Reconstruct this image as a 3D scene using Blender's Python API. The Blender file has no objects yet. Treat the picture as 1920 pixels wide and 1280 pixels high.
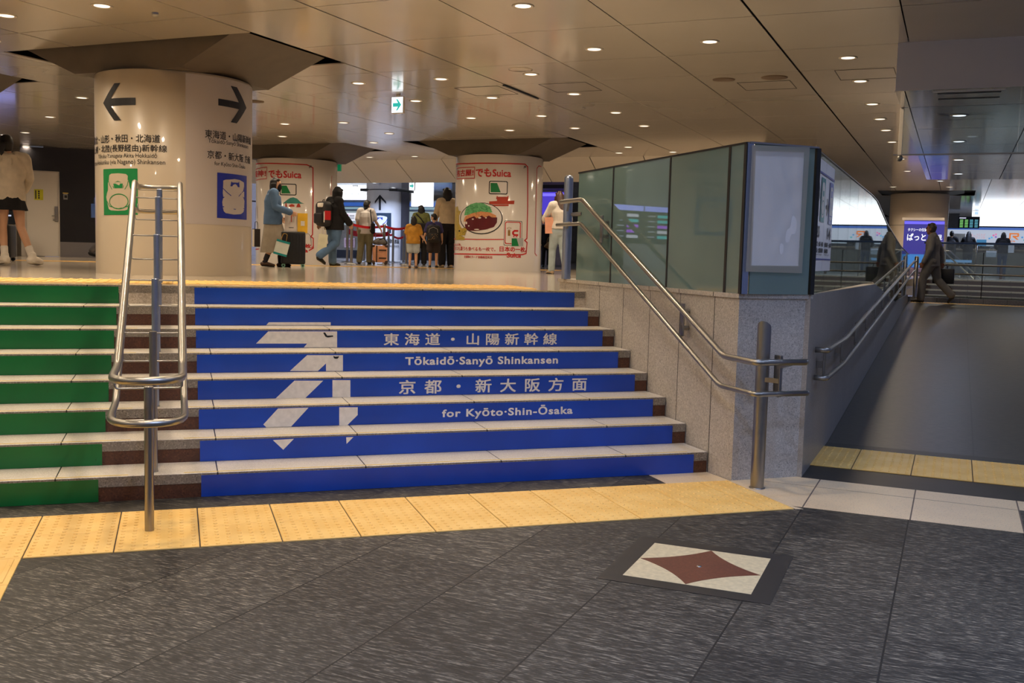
import bpy, bmesh, math, random
from mathutils import Vector, Matrix
from mathutils.geometry import tessellate_polygon
random.seed(7)
SC = bpy.context.scene
COL = SC.collection
PI = math.pi

# ------------------------------------------------------------------ camera
FPX = 1891.03
YAW, PITCH, ROLL = 0.3223, 0.0864, 0.0260
CAM = Vector((-0.1705, -6.1591, 1.4845))
GA = 0.7348                                   # the hall's grid is turned against the stairs
RISE, TREAD, H = 0.145647, 0.32929, 1.16518   # stairs; H = upper concourse level
HC = 3.55                                     # ceiling
cyw, syw = math.cos(YAW), math.sin(YAW)
FW = Vector((syw*math.cos(PITCH), cyw*math.cos(PITCH), -math.sin(PITCH)))
RT0 = Vector((cyw, -syw, 0)); UP0 = RT0.cross(FW)
RT = RT0*math.cos(ROLL) + UP0*math.sin(ROLL)
UP = -RT0*math.sin(ROLL) + UP0*math.cos(ROLL)
cd = bpy.data.cameras.new('camera'); cam = bpy.data.objects.new('camera', cd); COL.objects.link(cam)
cd.sensor_width = 36.0; cd.lens = FPX/1920*36.0; cd.clip_start = .05; cd.clip_end = 300
cam.matrix_world = Matrix(((RT.x, UP.x, -FW.x, CAM.x), (RT.y, UP.y, -FW.y, CAM.y), (RT.z, UP.z, -FW.z, CAM.z), (0, 0, 0, 1)))
SC.camera = cam

# ------------------------------------------------------------------ world, exposure
SC.view_settings.view_transform = 'Standard'; SC.view_settings.look = 'None'
SC.view_settings.gamma = 1.0; SC.view_settings.use_curve_mapping = False
SC.view_settings.exposure = 0.0
w = bpy.data.worlds.new('World'); SC.world = w; w.use_nodes = True
wt = w.node_tree; wb = wt.nodes['Background']; wb.inputs[1].default_value = 1.0
wc = wt.nodes.new('ShaderNodeTexCoord'); wd_ = wt.nodes.new('ShaderNodeVectorMath'); wd_.operation = 'DOT_PRODUCT'
wd_.inputs[1].default_value = (math.cos(.2), math.sin(-.2), 0); wt.links.new(wc.outputs['Generated'], wd_.inputs[0])
wm_ = wt.nodes.new('ShaderNodeMath'); wm_.operation = 'MULTIPLY_ADD'; wm_.inputs[1].default_value = .5; wm_.inputs[2].default_value = .5
wt.links.new(wd_.outputs['Value'], wm_.inputs[0])
wr_ = wt.nodes.new('ShaderNodeValToRGB'); wt.links.new(wm_.outputs[0], wr_.inputs[0])   # dim concourse around: warm to the left, bluish to the right
cr_ = wr_.color_ramp.elements; cr_[0].position = 0.0; cr_[0].color = (.32, .26, .19, 1); cr_[1].position = 1.0; cr_[1].color = (.13, .15, .28, 1)
e0_ = cr_.new(.22); e0_.color = (.25, .235, .25, 1); e1_ = cr_.new(.5); e1_.color = (.18, .19, .29, 1)
wt.links.new(wr_.outputs[0], wb.inputs[0])
try:
    SC.cycles.use_denoising = True; SC.cycles.max_bounces = 8; SC.cycles.diffuse_bounces = 3
    SC.cycles.glossy_bounces = 4; SC.cycles.transmission_bounces = 6; SC.cycles.transparent_max_bounces = 10
    SC.cycles.caustics_reflective = False; SC.cycles.caustics_refractive = False
    SC.cycles.sample_clamp_indirect = 4.0
except Exception: pass
LAMP_W = 11.0                                  # watts of one downlight
WARM, COOL = (1.0, .80, .575), (.50, .64, 1.0)

# ------------------------------------------------------------------ helpers: geometry of the hall
G1 = Vector((math.cos(GA), -math.sin(GA), 0)); G2 = Vector((math.sin(GA), math.cos(GA), 0))
def W(a, b, z=0.0): return G1*a + G2*b + Vector((0, 0, z))
def ray(x, y): return FW + RT*((x-960)/FPX) - UP*((y-640)/FPX)
def on_z(x, y, z):
    d = ray(x, y); return CAM + d*((z-CAM.z)/d.z)
def on_plane(x, y, p, n):
    d = ray(x, y); return CAM + d*((Vector(p)-CAM).dot(n)/d.dot(n))
def above(x, y, p):                            # height of a pixel above a known ground point
    n = Vector((p.x-CAM.x, p.y-CAM.y, 0)); return on_plane(x, y, p, n)
def depth(x, y, d): return CAM + ray(x, y)*d
def cyl_uz(c, R, x, y):                        # pixel -> (arc length, height) on a round shaft
    d = ray(x, y); ox, oy = CAM.x-c[0], CAM.y-c[1]
    a = d.x*d.x+d.y*d.y; b = 2*(ox*d.x+oy*d.y); cc = ox*ox+oy*oy-R*R
    D = b*b-4*a*cc
    t = (-b-math.sqrt(max(D, 0)))/(2*a)
    P = CAM+d*t
    return (R*math.atan2(P.x-c[0], -(P.y-c[1])), P.z)

# ------------------------------------------------------------------ helpers: objects
def link(o): COL.objects.link(o); return o
def tag(o, label=None, cat=None, group=None, kind=None):
    if label: o['label'] = label
    if cat: o['category'] = cat
    if group: o['group'] = group
    if kind: o['kind'] = kind
    return o
def thing(name, label, cat, loc=(0, 0, 0), rz=0.0, group=None, kind=None):
    o = link(bpy.data.objects.new(name, None)); o.empty_display_size = .05
    o.location = loc; o.rotation_euler = (0, 0, rz)
    return tag(o, label, cat, group, kind)
def mat_of(o):
    m = Matrix.Translation(o.location) @ o.rotation_euler.to_matrix().to_4x4()
    return (mat_of(o.parent) @ m) if o.parent else m
class MB:
    def __init__(s): s.v = []; s.f = []; s.m = []
    def add(s, vs, fs, mi=0):
        n = len(s.v); s.v += [tuple(v) for v in vs]; s.f += [tuple(i+n for i in f) for f in fs]; s.m += [mi]*len(fs); return s
    def box(s, c, d, rot=None, mi=0, bev=0.0, seg=2):
        bm = bmesh.new(); bmesh.ops.create_cube(bm, size=1.0)
        bmesh.ops.scale(bm, vec=Vector(d), verts=bm.verts)
        if bev > 0: bmesh.ops.bevel(bm, geom=bm.edges[:], offset=bev, segments=seg, affect='EDGES', profile=.5)
        M = Matrix.Translation(Vector(c))
        if rot is not None: M = M @ (rot.to_4x4() if isinstance(rot, Matrix) else Matrix.Rotation(rot, 4, 'Z'))
        bm.verts.index_update()
        s.add([M @ v.co for v in bm.verts], [[v.index for v in f.verts] for f in bm.faces], mi); bm.free(); return s
    def bar(s, a, b, wd, ht, mi=0, up=Vector((0, 0, 1))):      # a straight bar of rectangular section
        a, b = Vector(a), Vector(b); d = b-a; y = d.normalized()
        if abs(y.dot(up)) > .99: up = Vector((0, 1, 0))
        x = y.cross(up).normalized(); z = x.cross(y)
        return s.box((a+b)/2, (wd, d.length, ht), Matrix((x, y, z)).transposed(), mi)
    def quad(s, a, b, c, d, mi=0): return s.add([a, b, c, d], [(0, 1, 2, 3)], mi)
    def prism(s, poly, z0, z1, mi=0):
        n = len(poly); z1s = z1 if isinstance(z1, (list, tuple)) else [z1]*n; z0s = z0 if isinstance(z0, (list, tuple)) else [z0]*n
        vs = [(p[0], p[1], z0s[i]) for i, p in enumerate(poly)]+[(p[0], p[1], z1s[i]) for i, p in enumerate(poly)]
        fs = [(i, (i+1) % n, n+(i+1) % n, n+i) for i in range(n)]
        tr = tessellate_polygon([[Vector((p[0], p[1], 0)) for p in poly]])
        fs += [tuple(n+i for i in t) for t in tr]+[tuple(reversed(t)) for t in tr]
        return s.add(vs, fs, mi)
    def tube(s, pts, r, n=14, mi=0, caps=True, closed=False):
        pts = [Vector(p) for p in pts]; N = len(pts); rs = r if isinstance(r, (list, tuple)) else [r]*N
        ref = None; vs = []; fs = []
        for i, p in enumerate(pts):
            if closed: t = (pts[(i+1) % N]-pts[i-1]).normalized()
            else:
                t = Vector((0, 0, 0))
                if i > 0: t += (p-pts[i-1]).normalized()
                if i < N-1: t += (pts[i+1]-p).normalized()
                t = t.normalized()
            if ref is None: ref = t.orthogonal().normalized()
            x = (ref-t*ref.dot(t))
            x = x.normalized() if x.length > 1e-6 else t.orthogonal().normalized()
            ref = x; y = t.cross(x)
            k = 1.0
            if not closed and 0 < i < N-1:
                cs = (p-pts[i-1]).normalized().dot((pts[i+1]-p).normalized()); k = 1/max(.6, math.sqrt((1+cs)/2))
            for j in range(n):
                a = 2*PI*j/n; vs.append(p+(x*math.cos(a)+y*math.sin(a))*rs[i]*(k if False else 1.0))
        M = N if closed else N-1
        for i in range(M):
            i2 = (i+1) % N
            for j in range(n): fs.append((i*n+j, i*n+(j+1) % n, i2*n+(j+1) % n, i2*n+j))
        if caps and not closed:
            fs.append(tuple(reversed(range(n)))); fs.append(tuple((N-1)*n+j for j in range(n)))
        return s.add(vs, fs, mi)
    def lathe(s, prof, c=(0, 0), n=48, mi=0, caps=False):
        vs = []; fs = []
        for (r, z) in prof:
            for j in range(n):
                a = 2*PI*j/n; vs.append((c[0]+r*math.cos(a), c[1]+r*math.sin(a), z))
        for i in range(len(prof)-1):
            for j in range(n): fs.append((i*n+j, i*n+(j+1) % n, (i+1)*n+(j+1) % n, (i+1)*n+j))
        if caps: fs.append(tuple(reversed(range(n)))); fs.append(tuple((len(prof)-1)*n+j for j in range(n)))
        return s.add(vs, fs, mi)
    def ball(s, c, r, n=14, mi=0):
        r = r if isinstance(r, (tuple, list)) else (r, r, r); vs = [(c[0], c[1], c[2]-r[2])]; fs = []; m = n//2
        for i in range(1, m):
            a = -PI/2+PI*i/m
            for j in range(n):
                b = 2*PI*j/n; vs.append((c[0]+r[0]*math.cos(a)*math.cos(b), c[1]+r[1]*math.cos(a)*math.sin(b), c[2]+r[2]*math.sin(a)))
        vs.append((c[0], c[1], c[2]+r[2])); L = len(vs)-1
        for j in range(n):
            fs.append((0, 1+(j+1) % n, 1+j)); fs.append((L, L-n+j, L-n+(j+1) % n))
            for i in range(m-2): fs.append((1+i*n+j, 1+i*n+(j+1) % n, 1+(i+1)*n+(j+1) % n, 1+(i+1)*n+j))
        return s.add(vs, fs, mi)
    def loft(s, rings, n=14, mi=0, flat0=False):            # rings: (centre, side radius, fore-aft radius, side axis) ; rounded ends
        R = []; N = len(rings)
        for i, q in enumerate(rings):
            R.append((Vector(q[0]), q[1], q[2], Vector(q[3]) if len(q) > 3 else Vector((1, 0, 0))))
        def tng(i):
            a = R[max(0, i-1)][0]; b = R[min(N-1, i+1)][0]; return (b-a).normalized()
        full = []
        t0 = tng(0); m0 = min(R[0][1], R[0][2])
        for k, q in (() if flat0 else ((.9, .45), (.5, .86))): full.append((R[0][0]-t0*m0*k*.8, R[0][1]*q, R[0][2]*q, R[0][3], t0))
        for i in range(N): full.append((R[i][0], R[i][1], R[i][2], R[i][3], tng(i)))
        t1 = tng(N-1); m1 = min(R[-1][1], R[-1][2])
        for k, q in ((.5, .86), (.9, .45)): full.append((R[-1][0]+t1*m1*k*.8, R[-1][1]*q, R[-1][2]*q, R[-1][3], t1))
        vs = []; fs = []
        for (c, a, b, sx, t) in full:
            x = sx-t*sx.dot(t); x = x.normalized() if x.length > 1e-4 else t.orthogonal().normalized(); y = t.cross(x)
            for j in range(n):
                g = 2*PI*j/n; vs.append(c+x*a*math.cos(g)+y*b*math.sin(g))
        M = len(full)
        for i in range(M-1):
            for j in range(n): fs.append((i*n+j, i*n+(j+1) % n, (i+1)*n+(j+1) % n, (i+1)*n+j))
        fs.append(tuple(reversed(range(n)))); fs.append(tuple((M-1)*n+j for j in range(n)))
        return s.add(vs, fs, mi)
    def mesh(s, name, smooth=False, M=None):
        me = bpy.data.meshes.new(name)
        me.from_pydata([(M @ Vector(v)) if M is not None else v for v in s.v], [], s.f)
        if smooth:
            me.polygons.foreach_set('use_smooth', [True]*len(me.polygons))
        me.update(); return me
    def build(s, name, mats, parent=None, smooth=False, local=False, angle=None):
        """link as ONE mesh object; with a parent, world coordinates are turned into the parent's own"""
        M = None
        if parent is not None and not local: M = mat_of(parent).inverted()
        me = s.mesh(name, smooth, M)
        for m in (mats if isinstance(mats, (list, tuple)) else [mats]): me.materials.append(m)
        if len(me.materials) > 1: me.polygons.foreach_set('material_index', s.m)
        if angle:
            try: me.set_sharp_from_angle(angle=math.radians(angle))
            except Exception: pass
        o = link(bpy.data.objects.new(name, me))
        if parent is not None: o.parent = parent
        return o
def struct(name, mb, mats, smooth=False, angle=None, rz=None):
    o = mb.build(name, mats, None, smooth, angle=angle); o['kind'] = 'structure'
    if rz is not None: o.rotation_euler = (0, 0, rz)
    return o
def dup(o, parent=None):
    c = o.copy(); COL.objects.link(c); c.parent = parent
    for ch in list(o.children): dup(ch, c)
    return c

# ------------------------------------------------------------------ helpers: materials
def S(r, g, b):
    f = lambda c: (c/255/12.92) if c/255 <= .04045 else ((c/255+.055)/1.055)**2.4
    return (f(r), f(g), f(b), 1)
_M = {}
def nm(name):
    m = bpy.data.materials.new(name); m.use_nodes = True; nt = m.node_tree
    return m, nt, nt.nodes['Principled BSDF']
def node(nt, typ, **k):
    n = nt.nodes.new(typ)
    for a, b in k.items(): setattr(n, a, b)
    return n
def math_n(nt, op, a, b=None):
    n = node(nt, 'ShaderNodeMath', operation=op)
    for i, q in enumerate((a, b)):
        if q is None: continue
        if isinstance(q, (int, float)): n.inputs[i].default_value = q
        else: nt.links.new(q, n.inputs[i])
    return n.outputs[0]
def mixc(nt, fac, a, b, typ='MIX'):
    n = node(nt, 'ShaderNodeMix', data_type='RGBA', blend_type=typ)
    for i, q in ((0, fac), (6, a), (7, b)):
        if isinstance(q, (int, float)): n.inputs[i].default_value = q
        elif isinstance(q, tuple): n.inputs[i].default_value = q
        else: nt.links.new(q, n.inputs[i])
    return n.outputs[2]
def ramp(nt, fac, stops, interp='LINEAR'):
    n = node(nt, 'ShaderNodeValToRGB'); n.color_ramp.interpolation = interp
    e = n.color_ramp.elements
    while len(e) < len(stops): e.new(.5)
    for i, (p, c) in enumerate(stops): e[i].position = p; e[i].color = c
    nt.links.new(fac, n.inputs[0]); return n.outputs[0]
def coord(nt, which='Object', scale=(1, 1, 1), rot=(0, 0, 0)):
    t = node(nt, 'ShaderNodeTexCoord')
    mp = node(nt, 'ShaderNodeMapping'); mp.inputs['Scale'].default_value = scale; mp.inputs['Rotation'].default_value = rot
    nt.links.new(t.outputs[which], mp.inputs[0]); return mp.outputs[0]
def noise(nt, vec, scale, detail=2.0, rough=.5):
    n = node(nt, 'ShaderNodeTexNoise'); n.inputs['Scale'].default_value = scale; n.inputs['Detail'].default_value = detail
    n.inputs['Roughness'].default_value = rough
    nt.links.new(vec, n.inputs['Vector']); return n.outputs['Fac']
def bump(nt, bs, h, strength=.3, dist=.01):
    b = node(nt, 'ShaderNodeBump'); b.inputs['Strength'].default_value = strength; b.inputs['Distance'].default_value = dist
    nt.links.new(h, b.inputs['Height']); nt.links.new(b.outputs[0], bs.inputs['Normal'])
def pm(name, col, rough=.5, metal=0.0, spec=.5, var=.12, vs=6.0, coat=0.0, bmp=0.0):
    """plain procedural material: a colour with slight mottling"""
    if name in _M: return _M[name]
    m, nt, bs = nm(name)
    v = coord(nt)
    f = noise(nt, v, vs, 4)
    c2 = tuple(min(1, c*(1+var)) for c in col[:3])+(1,); c1 = tuple(c*(1-var) for c in col[:3])+(1,)
    nt.links.new(ramp(nt, f, [(.3, c1), (.7, c2)]), bs.inputs['Base Color'])
    bs.inputs['Roughness'].default_value = rough; bs.inputs['Metallic'].default_value = metal
    bs.inputs['Specular IOR Level'].default_value = spec; bs.inputs['Coat Weight'].default_value = coat
    if bmp: bump(nt, bs, noise(nt, v, vs*6, 4), bmp, .01)
    _M[name] = m; return m
def em(name, col, st, var=.0):
    if name in _M: return _M[name]
    m, nt, bs = nm(name)
    bs.inputs['Base Color'].default_value = (.02, .02, .02, 1)
    bs.inputs['Emission Color'].default_value = col; bs.inputs['Emission Strength'].default_value = st
    bs.inputs['Roughness'].default_value = .3
    _M[name] = m; return m
def speckle(name, base, dark, light, scale=120.0, rough=.4, spec=.5, joints=None):
    """granite: base colour with dark and light grains; joints = (axis, spacing, offset, half width)"""
    m, nt, bs = nm(name); v = coord(nt)
    a = noise(nt, v, scale, 2, .6); b = noise(nt, v, scale*.45, 3, .6); big = noise(nt, v, 3.0, 3)
    c = ramp(nt, a, [(.36, dark), (.47, base), (.58, base), (.66, light)])
    c = mixc(nt, ramp(nt, b, [(.40, (0, 0, 0, 1)), (.52, (.55, .55, .55, 1))]), mixc(nt, .35, base, dark), c)
    c = mixc(nt, .25, c, ramp(nt, big, [(.3, (.55, .55, .55, 1)), (.7, (1, 1, 1, 1))]), 'MULTIPLY')
    if joints:
        sep = node(nt, 'ShaderNodeSeparateXYZ'); nt.links.new(v, sep.inputs[0])
        for (ax, sp, off, hw) in joints:
            q = math_n(nt, 'ADD', sep.outputs[ax], 1000*sp-off+sp/2)
            q = math_n(nt, 'MODULO', q, sp); q = math_n(nt, 'ABSOLUTE', math_n(nt, 'SUBTRACT', q, sp/2))
            c = mixc(nt, math_n(nt, 'LESS_THAN', q, hw), c, (.02, .018, .016, 1))
    nt.links.new(c, bs.inputs['Base Color']); bs.inputs['Roughness'].default_value = rough
    bs.inputs['Specular IOR Level'].default_value = spec
    return m

# ------------------------------------------------------------------ materials
def slate():
    m, nt, bs = nm('streaked_dark_stone'); v = coord(nt)
    sep = node(nt, 'ShaderNodeSeparateXYZ'); nt.links.new(v, sep.inputs[0])
    ci = math_n(nt, 'FLOOR', math_n(nt, 'DIVIDE', math_n(nt, 'ADD', sep.outputs[0], -3.23), .60))
    rowv = math_n(nt, 'ADD', sep.outputs[1], math_n(nt, 'MULTIPLY', math_n(nt, 'MODULO', math_n(nt, 'ADD', ci, 100), 2), .45))
    ri = math_n(nt, 'FLOOR', math_n(nt, 'DIVIDE', rowv, .90))
    cb = node(nt, 'ShaderNodeCombineXYZ'); nt.links.new(ci, cb.inputs[0]); nt.links.new(ri, cb.inputs[1])
    wn = node(nt, 'ShaderNodeTexWhiteNoise', noise_dimensions='2D'); nt.links.new(cb.outputs[0], wn.inputs['Vector'])
    mp = node(nt, 'ShaderNodeMapping'); mp.inputs['Scale'].default_value = (17, 140, 1); nt.links.new(v, mp.inputs[0])
    off = node(nt, 'ShaderNodeVectorMath', operation='ADD'); nt.links.new(mp.outputs[0], off.inputs[0])
    sc = node(nt, 'ShaderNodeVectorMath', operation='SCALE'); nt.links.new(wn.outputs['Color'], sc.inputs[0]); sc.inputs[3].default_value = 37
    nt.links.new(sc.outputs[0], off.inputs[1])
    a = noise(nt, off.outputs[0], 1.0, 3, .65); b = noise(nt, v, 5.0, 3)
    c = ramp(nt, a, [(.30, S(32, 31, 29)), (.45, S(56, 54, 50)), (.56, S(82, 78, 71)), (.67, S(156, 148, 132))])
    c = mixc(nt, 1.0, c, ramp(nt, wn.outputs['Value'], [(0, (.55, .55, .56, 1)), (.5, (.85, .85, .85, 1)), (1, (1.1, 1.1, 1.08, 1))]), 'MULTIPLY')
    c = mixc(nt, .5, c, ramp(nt, b, [(.3, (.6, .6, .6, 1)), (.7, (1, 1, 1, 1))]), 'MULTIPLY')
    q = math_n(nt, 'ABSOLUTE', math_n(nt, 'SUBTRACT', math_n(nt, 'MODULO', math_n(nt, 'ADD', sep.outputs[0], 60-3.23+.3), .6), .3))
    q2 = math_n(nt, 'ABSOLUTE', math_n(nt, 'SUBTRACT', math_n(nt, 'MODULO', math_n(nt, 'ADD', rowv, 90.45), .9), .45))
    c = mixc(nt, math_n(nt, 'LESS_THAN', q, .004), c, S(30, 29, 28))
    c = mixc(nt, math_n(nt, 'LESS_THAN', q2, .0022), c, S(34, 33, 31))
    nt.links.new(c, bs.inputs['Base Color'])
    nt.links.new(ramp(nt, a, [(.3, (.5, .5, .5, 1)), (.7, (.62, .62, .62, 1))]), bs.inputs['Roughness']); bs.inputs['Specular IOR Level'].default_value = .3
    bump(nt, bs, a, .12, .004); return m
def polished():
    m, nt, bs = nm('polished_tan_stone'); v = coord(nt)
    sep = node(nt, 'ShaderNodeSeparateXYZ'); nt.links.new(v, sep.inputs[0])
    a = noise(nt, v, 90, 3, .6); b = noise(nt, v, 1.6, 3)
    c = ramp(nt, a, [(.35, S(176, 162, 142)), (.6, S(214, 202, 184))])
    c = mixc(nt, .6, c, ramp(nt, b, [(.35, (.72, .7, .68, 1)), (.65, (1, 1, 1, 1))]), 'MULTIPLY')
    for ax in (0, 1):
        q = math_n(nt, 'ABSOLUTE', math_n(nt, 'SUBTRACT', math_n(nt, 'MODULO', math_n(nt, 'ADD', sep.outputs[ax], 120), 1.2), .6))
        c = mixc(nt, math_n(nt, 'LESS_THAN', q, .006), c, S(70, 62, 54))
    nt.links.new(c, bs.inputs['Base Color']); bs.inputs['Roughness'].default_value = .13
    bs.inputs['Specular IOR Level'].default_value = .7
    return m
def ramp_stone():
    m, nt, bs = nm('ramp_stone'); v = coord(nt)
    sep = node(nt, 'ShaderNodeSeparateXYZ'); nt.links.new(v, sep.inputs[0])
    mp = node(nt, 'ShaderNodeMapping'); mp.inputs['Scale'].default_value = (12, 70, 1); nt.links.new(v, mp.inputs[0])
    a = noise(nt, mp.outputs[0], 1, 3, .6)
    c = ramp(nt, a, [(.3, S(46, 45, 44)), (.7, S(78, 74, 68))])
    q = math_n(nt, 'ABSOLUTE', math_n(nt, 'SUBTRACT', math_n(nt, 'MODULO', math_n(nt, 'ADD', sep.outputs[0], 110-4.208+.55), 1.1), .55))
    q2 = math_n(nt, 'ABSOLUTE', math_n(nt, 'SUBTRACT', math_n(nt, 'MODULO', math_n(nt, 'ADD', sep.outputs[1], 60), .6), .3))
    c = mixc(nt, math_n(nt, 'LESS_THAN', q, .006), c, S(45, 42, 40))
    c = mixc(nt, math_n(nt, 'LESS_THAN', q2, .004), c, S(62, 58, 54))
    nt.links.new(c, bs.inputs['Base Color']); bs.inputs['Roughness'].default_value = .38; bump(nt, bs, a, .1, .004)
    return m
def ceil_mat(name, a, b, rough, metal):
    m, nt, bs = nm(name); v = coord(nt); f = noise(nt, v, .6, 3)
    nt.links.new(ramp(nt, f, [(.3, a), (.7, b)]), bs.inputs['Base Color'])
    bs.inputs['Roughness'].default_value = rough; bs.inputs['Metallic'].default_value = metal
    bs.inputs['Coat Weight'].default_value = .6; bs.inputs['Coat Roughness'].default_value = .10
    bump(nt, bs, noise(nt, v, 1.1, 2), .05, .02)
    return m
def steel(name, col, rough):
    m, nt, bs = nm(name); v = coord(nt, 'Object', (1, 1, 1)); f = noise(nt, v, 40, 3)
    nt.links.new(ramp(nt, f, [(.3, tuple(c*.96 for c in col[:3])+(1,)), (.7, col)]), bs.inputs['Base Color'])
    bs.inputs['Metallic'].default_value = 1.0
    nt.links.new(ramp(nt, f, [(.3, (rough*.95,)*3+(1,)), (.7, (rough*1.05,)*3+(1,))]), bs.inputs['Roughness'])
    return m
def sticker(name, col, rough=.35):
    m, nt, bs = nm(name); v = coord(nt)
    a = noise(nt, v, 2.5, 3); mp = node(nt, 'ShaderNodeMapping'); mp.inputs['Scale'].default_value = (60, 1, 9); nt.links.new(v, mp.inputs[0])
    sc = noise(nt, mp.outputs[0], 1.0, 4, .7)
    c = ramp(nt, a, [(.3, tuple(q*.82 for q in col[:3])+(1,)), (.7, tuple(q*1.1 for q in col[:3])+(1,))])
    c = mixc(nt, ramp(nt, sc, [(.25, (.75, .75, .75, 1)), (.31, (0, 0, 0, 1))]), c, tuple(q*.35 for q in col[:3])+(1,))
    nt.links.new(c, bs.inputs['Base Color']); bs.inputs['Roughness'].default_value = rough
    return m
def tactile():
    m, nt, bs = nm('yellow_tactile'); v = coord(nt)
    a = noise(nt, v, 4, 4); b = noise(nt, v, 60, 2, .7)
    c = ramp(nt, a, [(.3, S(236, 188, 100)), (.7, S(247, 206, 124))])
    c = mixc(nt, ramp(nt, b, [(.24, (.8, .8, .8, 1)), (.28, (0, 0, 0, 1))]), c, S(70, 55, 30))
    nt.links.new(c, bs.inputs['Base Color']); bs.inputs['Roughness'].default_value = .5
    return m
def glass(name, tint, diff, sh_t, sh_d, rough=.015):
    """sheet glass: clear/tinted see-through share, frosted share, mirror by viewing angle"""
    m = bpy.data.materials.new(name); m.use_nodes = True; nt = m.node_tree; nt.nodes.clear()
    out = node(nt, 'ShaderNodeOutputMaterial'); tr = node(nt, 'ShaderNodeBsdfTransparent'); tr.inputs[0].default_value = tint
    df = node(nt, 'ShaderNodeBsdfDiffuse'); tl = node(nt, 'ShaderNodeBsdfTranslucent'); gl = node(nt, 'ShaderNodeBsdfGlossy')
    v = coord(nt); f = noise(nt, v, 1.2, 2)
    dc = ramp(nt, f, [(.3, tuple(q*.85 for q in diff[:3])+(1,)), (.7, diff)])
    nt.links.new(dc, df.inputs[0]); nt.links.new(dc, tl.inputs[0])
    gl.inputs['Roughness'].default_value = rough; gl.inputs[0].default_value = (.92, .96, .95, 1)
    m1 = node(nt, 'ShaderNodeMixShader'); m1.inputs[0].default_value = .5; nt.links.new(df.outputs[0], m1.inputs[1]); nt.links.new(tl.outputs[0], m1.inputs[2])
    m2 = node(nt, 'ShaderNodeMixShader'); m2.inputs[0].default_value = sh_d/(sh_t+sh_d); nt.links.new(tr.outputs[0], m2.inputs[1]); nt.links.new(m1.outputs[0], m2.inputs[2])
    lw = node(nt, 'ShaderNodeLayerWeight'); lw.inputs[0].default_value = .5
    fr_f = math_n(nt, 'ADD', math_n(nt, 'MULTIPLY', math_n(nt, 'POWER', lw.outputs['Facing'], 4.0), .9), .055)
    m3 = node(nt, 'ShaderNodeMixShader'); nt.links.new(fr_f, m3.inputs[0]); nt.links.new(m2.outputs[0], m3.inputs[1]); nt.links.new(gl.outputs[0], m3.inputs[2])
    nt.links.new(m3.outputs[0], out.inputs[0]); return m

M_SLATE, M_POL, M_RAMP = slate(), polished(), ramp_stone()
M_LIGHTG = speckle('light_granite', S(230, 208, 174), S(238, 208, 162), S(150, 126, 98), 110, .4)
M_TREAD = speckle('tread_granite', S(232, 225, 212), S(150, 140, 126), S(246, 242, 234), 130, .38, joints=[(0, .887, .947, .0035)])
M_NOSE = speckle('nosing_granite', S(150, 140, 126), S(52, 46, 40), S(200, 192, 178), 110, .5, joints=[(0, .887, .947, .005)])
M_RISER = speckle('brown_granite', S(92, 54, 34), S(38, 20, 14), S(120, 74, 50), 90, .45)
M_WALLG = speckle('wall_granite', S(206, 198, 187), S(120, 113, 105), S(226, 220, 212), 95, .5, joints=[(1, .5, -.002, .004)])
M_WALLR = speckle('wall_granite_ramp', S(166, 162, 158), S(120, 116, 112), S(186, 182, 178), 95, .4, joints=[(0, .45, .0, .003)])
M_WALLF = speckle('wall_granite_front', S(204, 201, 197), S(104, 102, 100), S(226, 222, 217), 115, .5)
M_DARK = pm('dark_stone_band', S(40, 38, 36), .45, var=.15)
M_CEIL = ceil_mat('ceiling_panel', S(198, 189, 175), S(208, 199, 186), .22, .20)
M_CEILC = ceil_mat('ceiling_panel_cool', S(204, 204, 208), S(214, 214, 218), .14, .30)
M_GAP = pm('ceiling_gap', S(24, 20, 17), .9, var=.1)
M_CAP = pm('capital_panel', S(88, 78, 67), .5, .0, .4, .08)
M_SHAFT = pm('pillar_cream', S(186, 173, 152), .32, 0, .5, .03, 1.5, coat=.3)
M_SHEET = pm('sheet_white', S(247, 246, 247), .4, 0, .5, .03, 1.5)
M_SIGN = pm('sign_sheet', S(180, 172, 168), .4, 0, .5, .03, 1.5)
M_GLOSSW = pm('gloss_white', S(228, 221, 214), .16, 0, .6, .02, 1.5, coat=.5)
M_BLK = pm('print_black', S(22, 22, 26), .45, var=.05)
M_DGRAY = pm('print_dark_gray', S(60, 58, 60), .5, var=.05)
M_GRN, M_BLU, M_NAVY = sticker('green_sticker', S(0, 104, 48)), sticker('blue_sticker', S(14, 66, 172)), pm('navy_print', S(30, 44, 150), .35, var=.05)
M_PGRN = pm('green_print', S(10, 122, 62), .4, var=.05)
M_WPRINT = pm('white_print', S(226, 220, 212), .4, var=.08, vs=30)
M_RED, M_DRED = pm('red_print', S(196, 34, 34), .35, var=.06), pm('brick_print', S(178, 60, 36), .4, var=.1)
M_STEEL, M_STEELD, M_STEELB = steel('brushed_steel', (.36, .35, .33, 1), .33), steel('dark_steel', (.34, .33, .32, 1), .3), steel('blue_gray_steel', (.36, .42, .56, 1), .34)
M_YEL = tactile()
M_YLINE = pm('yellow_line', S(226, 196, 92), .5, var=.1)
M_GL = glass('frosted_green_glass', (.50, .60, .54, 1), (.34, .50, .52, 1), .25, .75)
M_GR = glass('clear_glass', (.72, .78, .77, 1), (.20, .24, .24, 1), .92, .08)
M_FRAME = pm('dark_gasket', S(22, 24, 26), .4, var=.1)
M_WHITEP = pm('white_panel', S(236, 228, 216), .45, 0, .4, .03, 1)
M_COOLW = pm('cool_white_panel', S(226, 224, 236), .45, 0, .4, .03, 1)
M_BLKWALL = pm('black_wall', S(30, 29, 33), .35, 0, .5, .15)
M_LAMP = em('lamp_glow', (1, .86, .66, 1), 2.0)
M_LAMPC = em('lamp_glow_cool', (.86, .92, 1, 1), 3.0)
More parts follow.
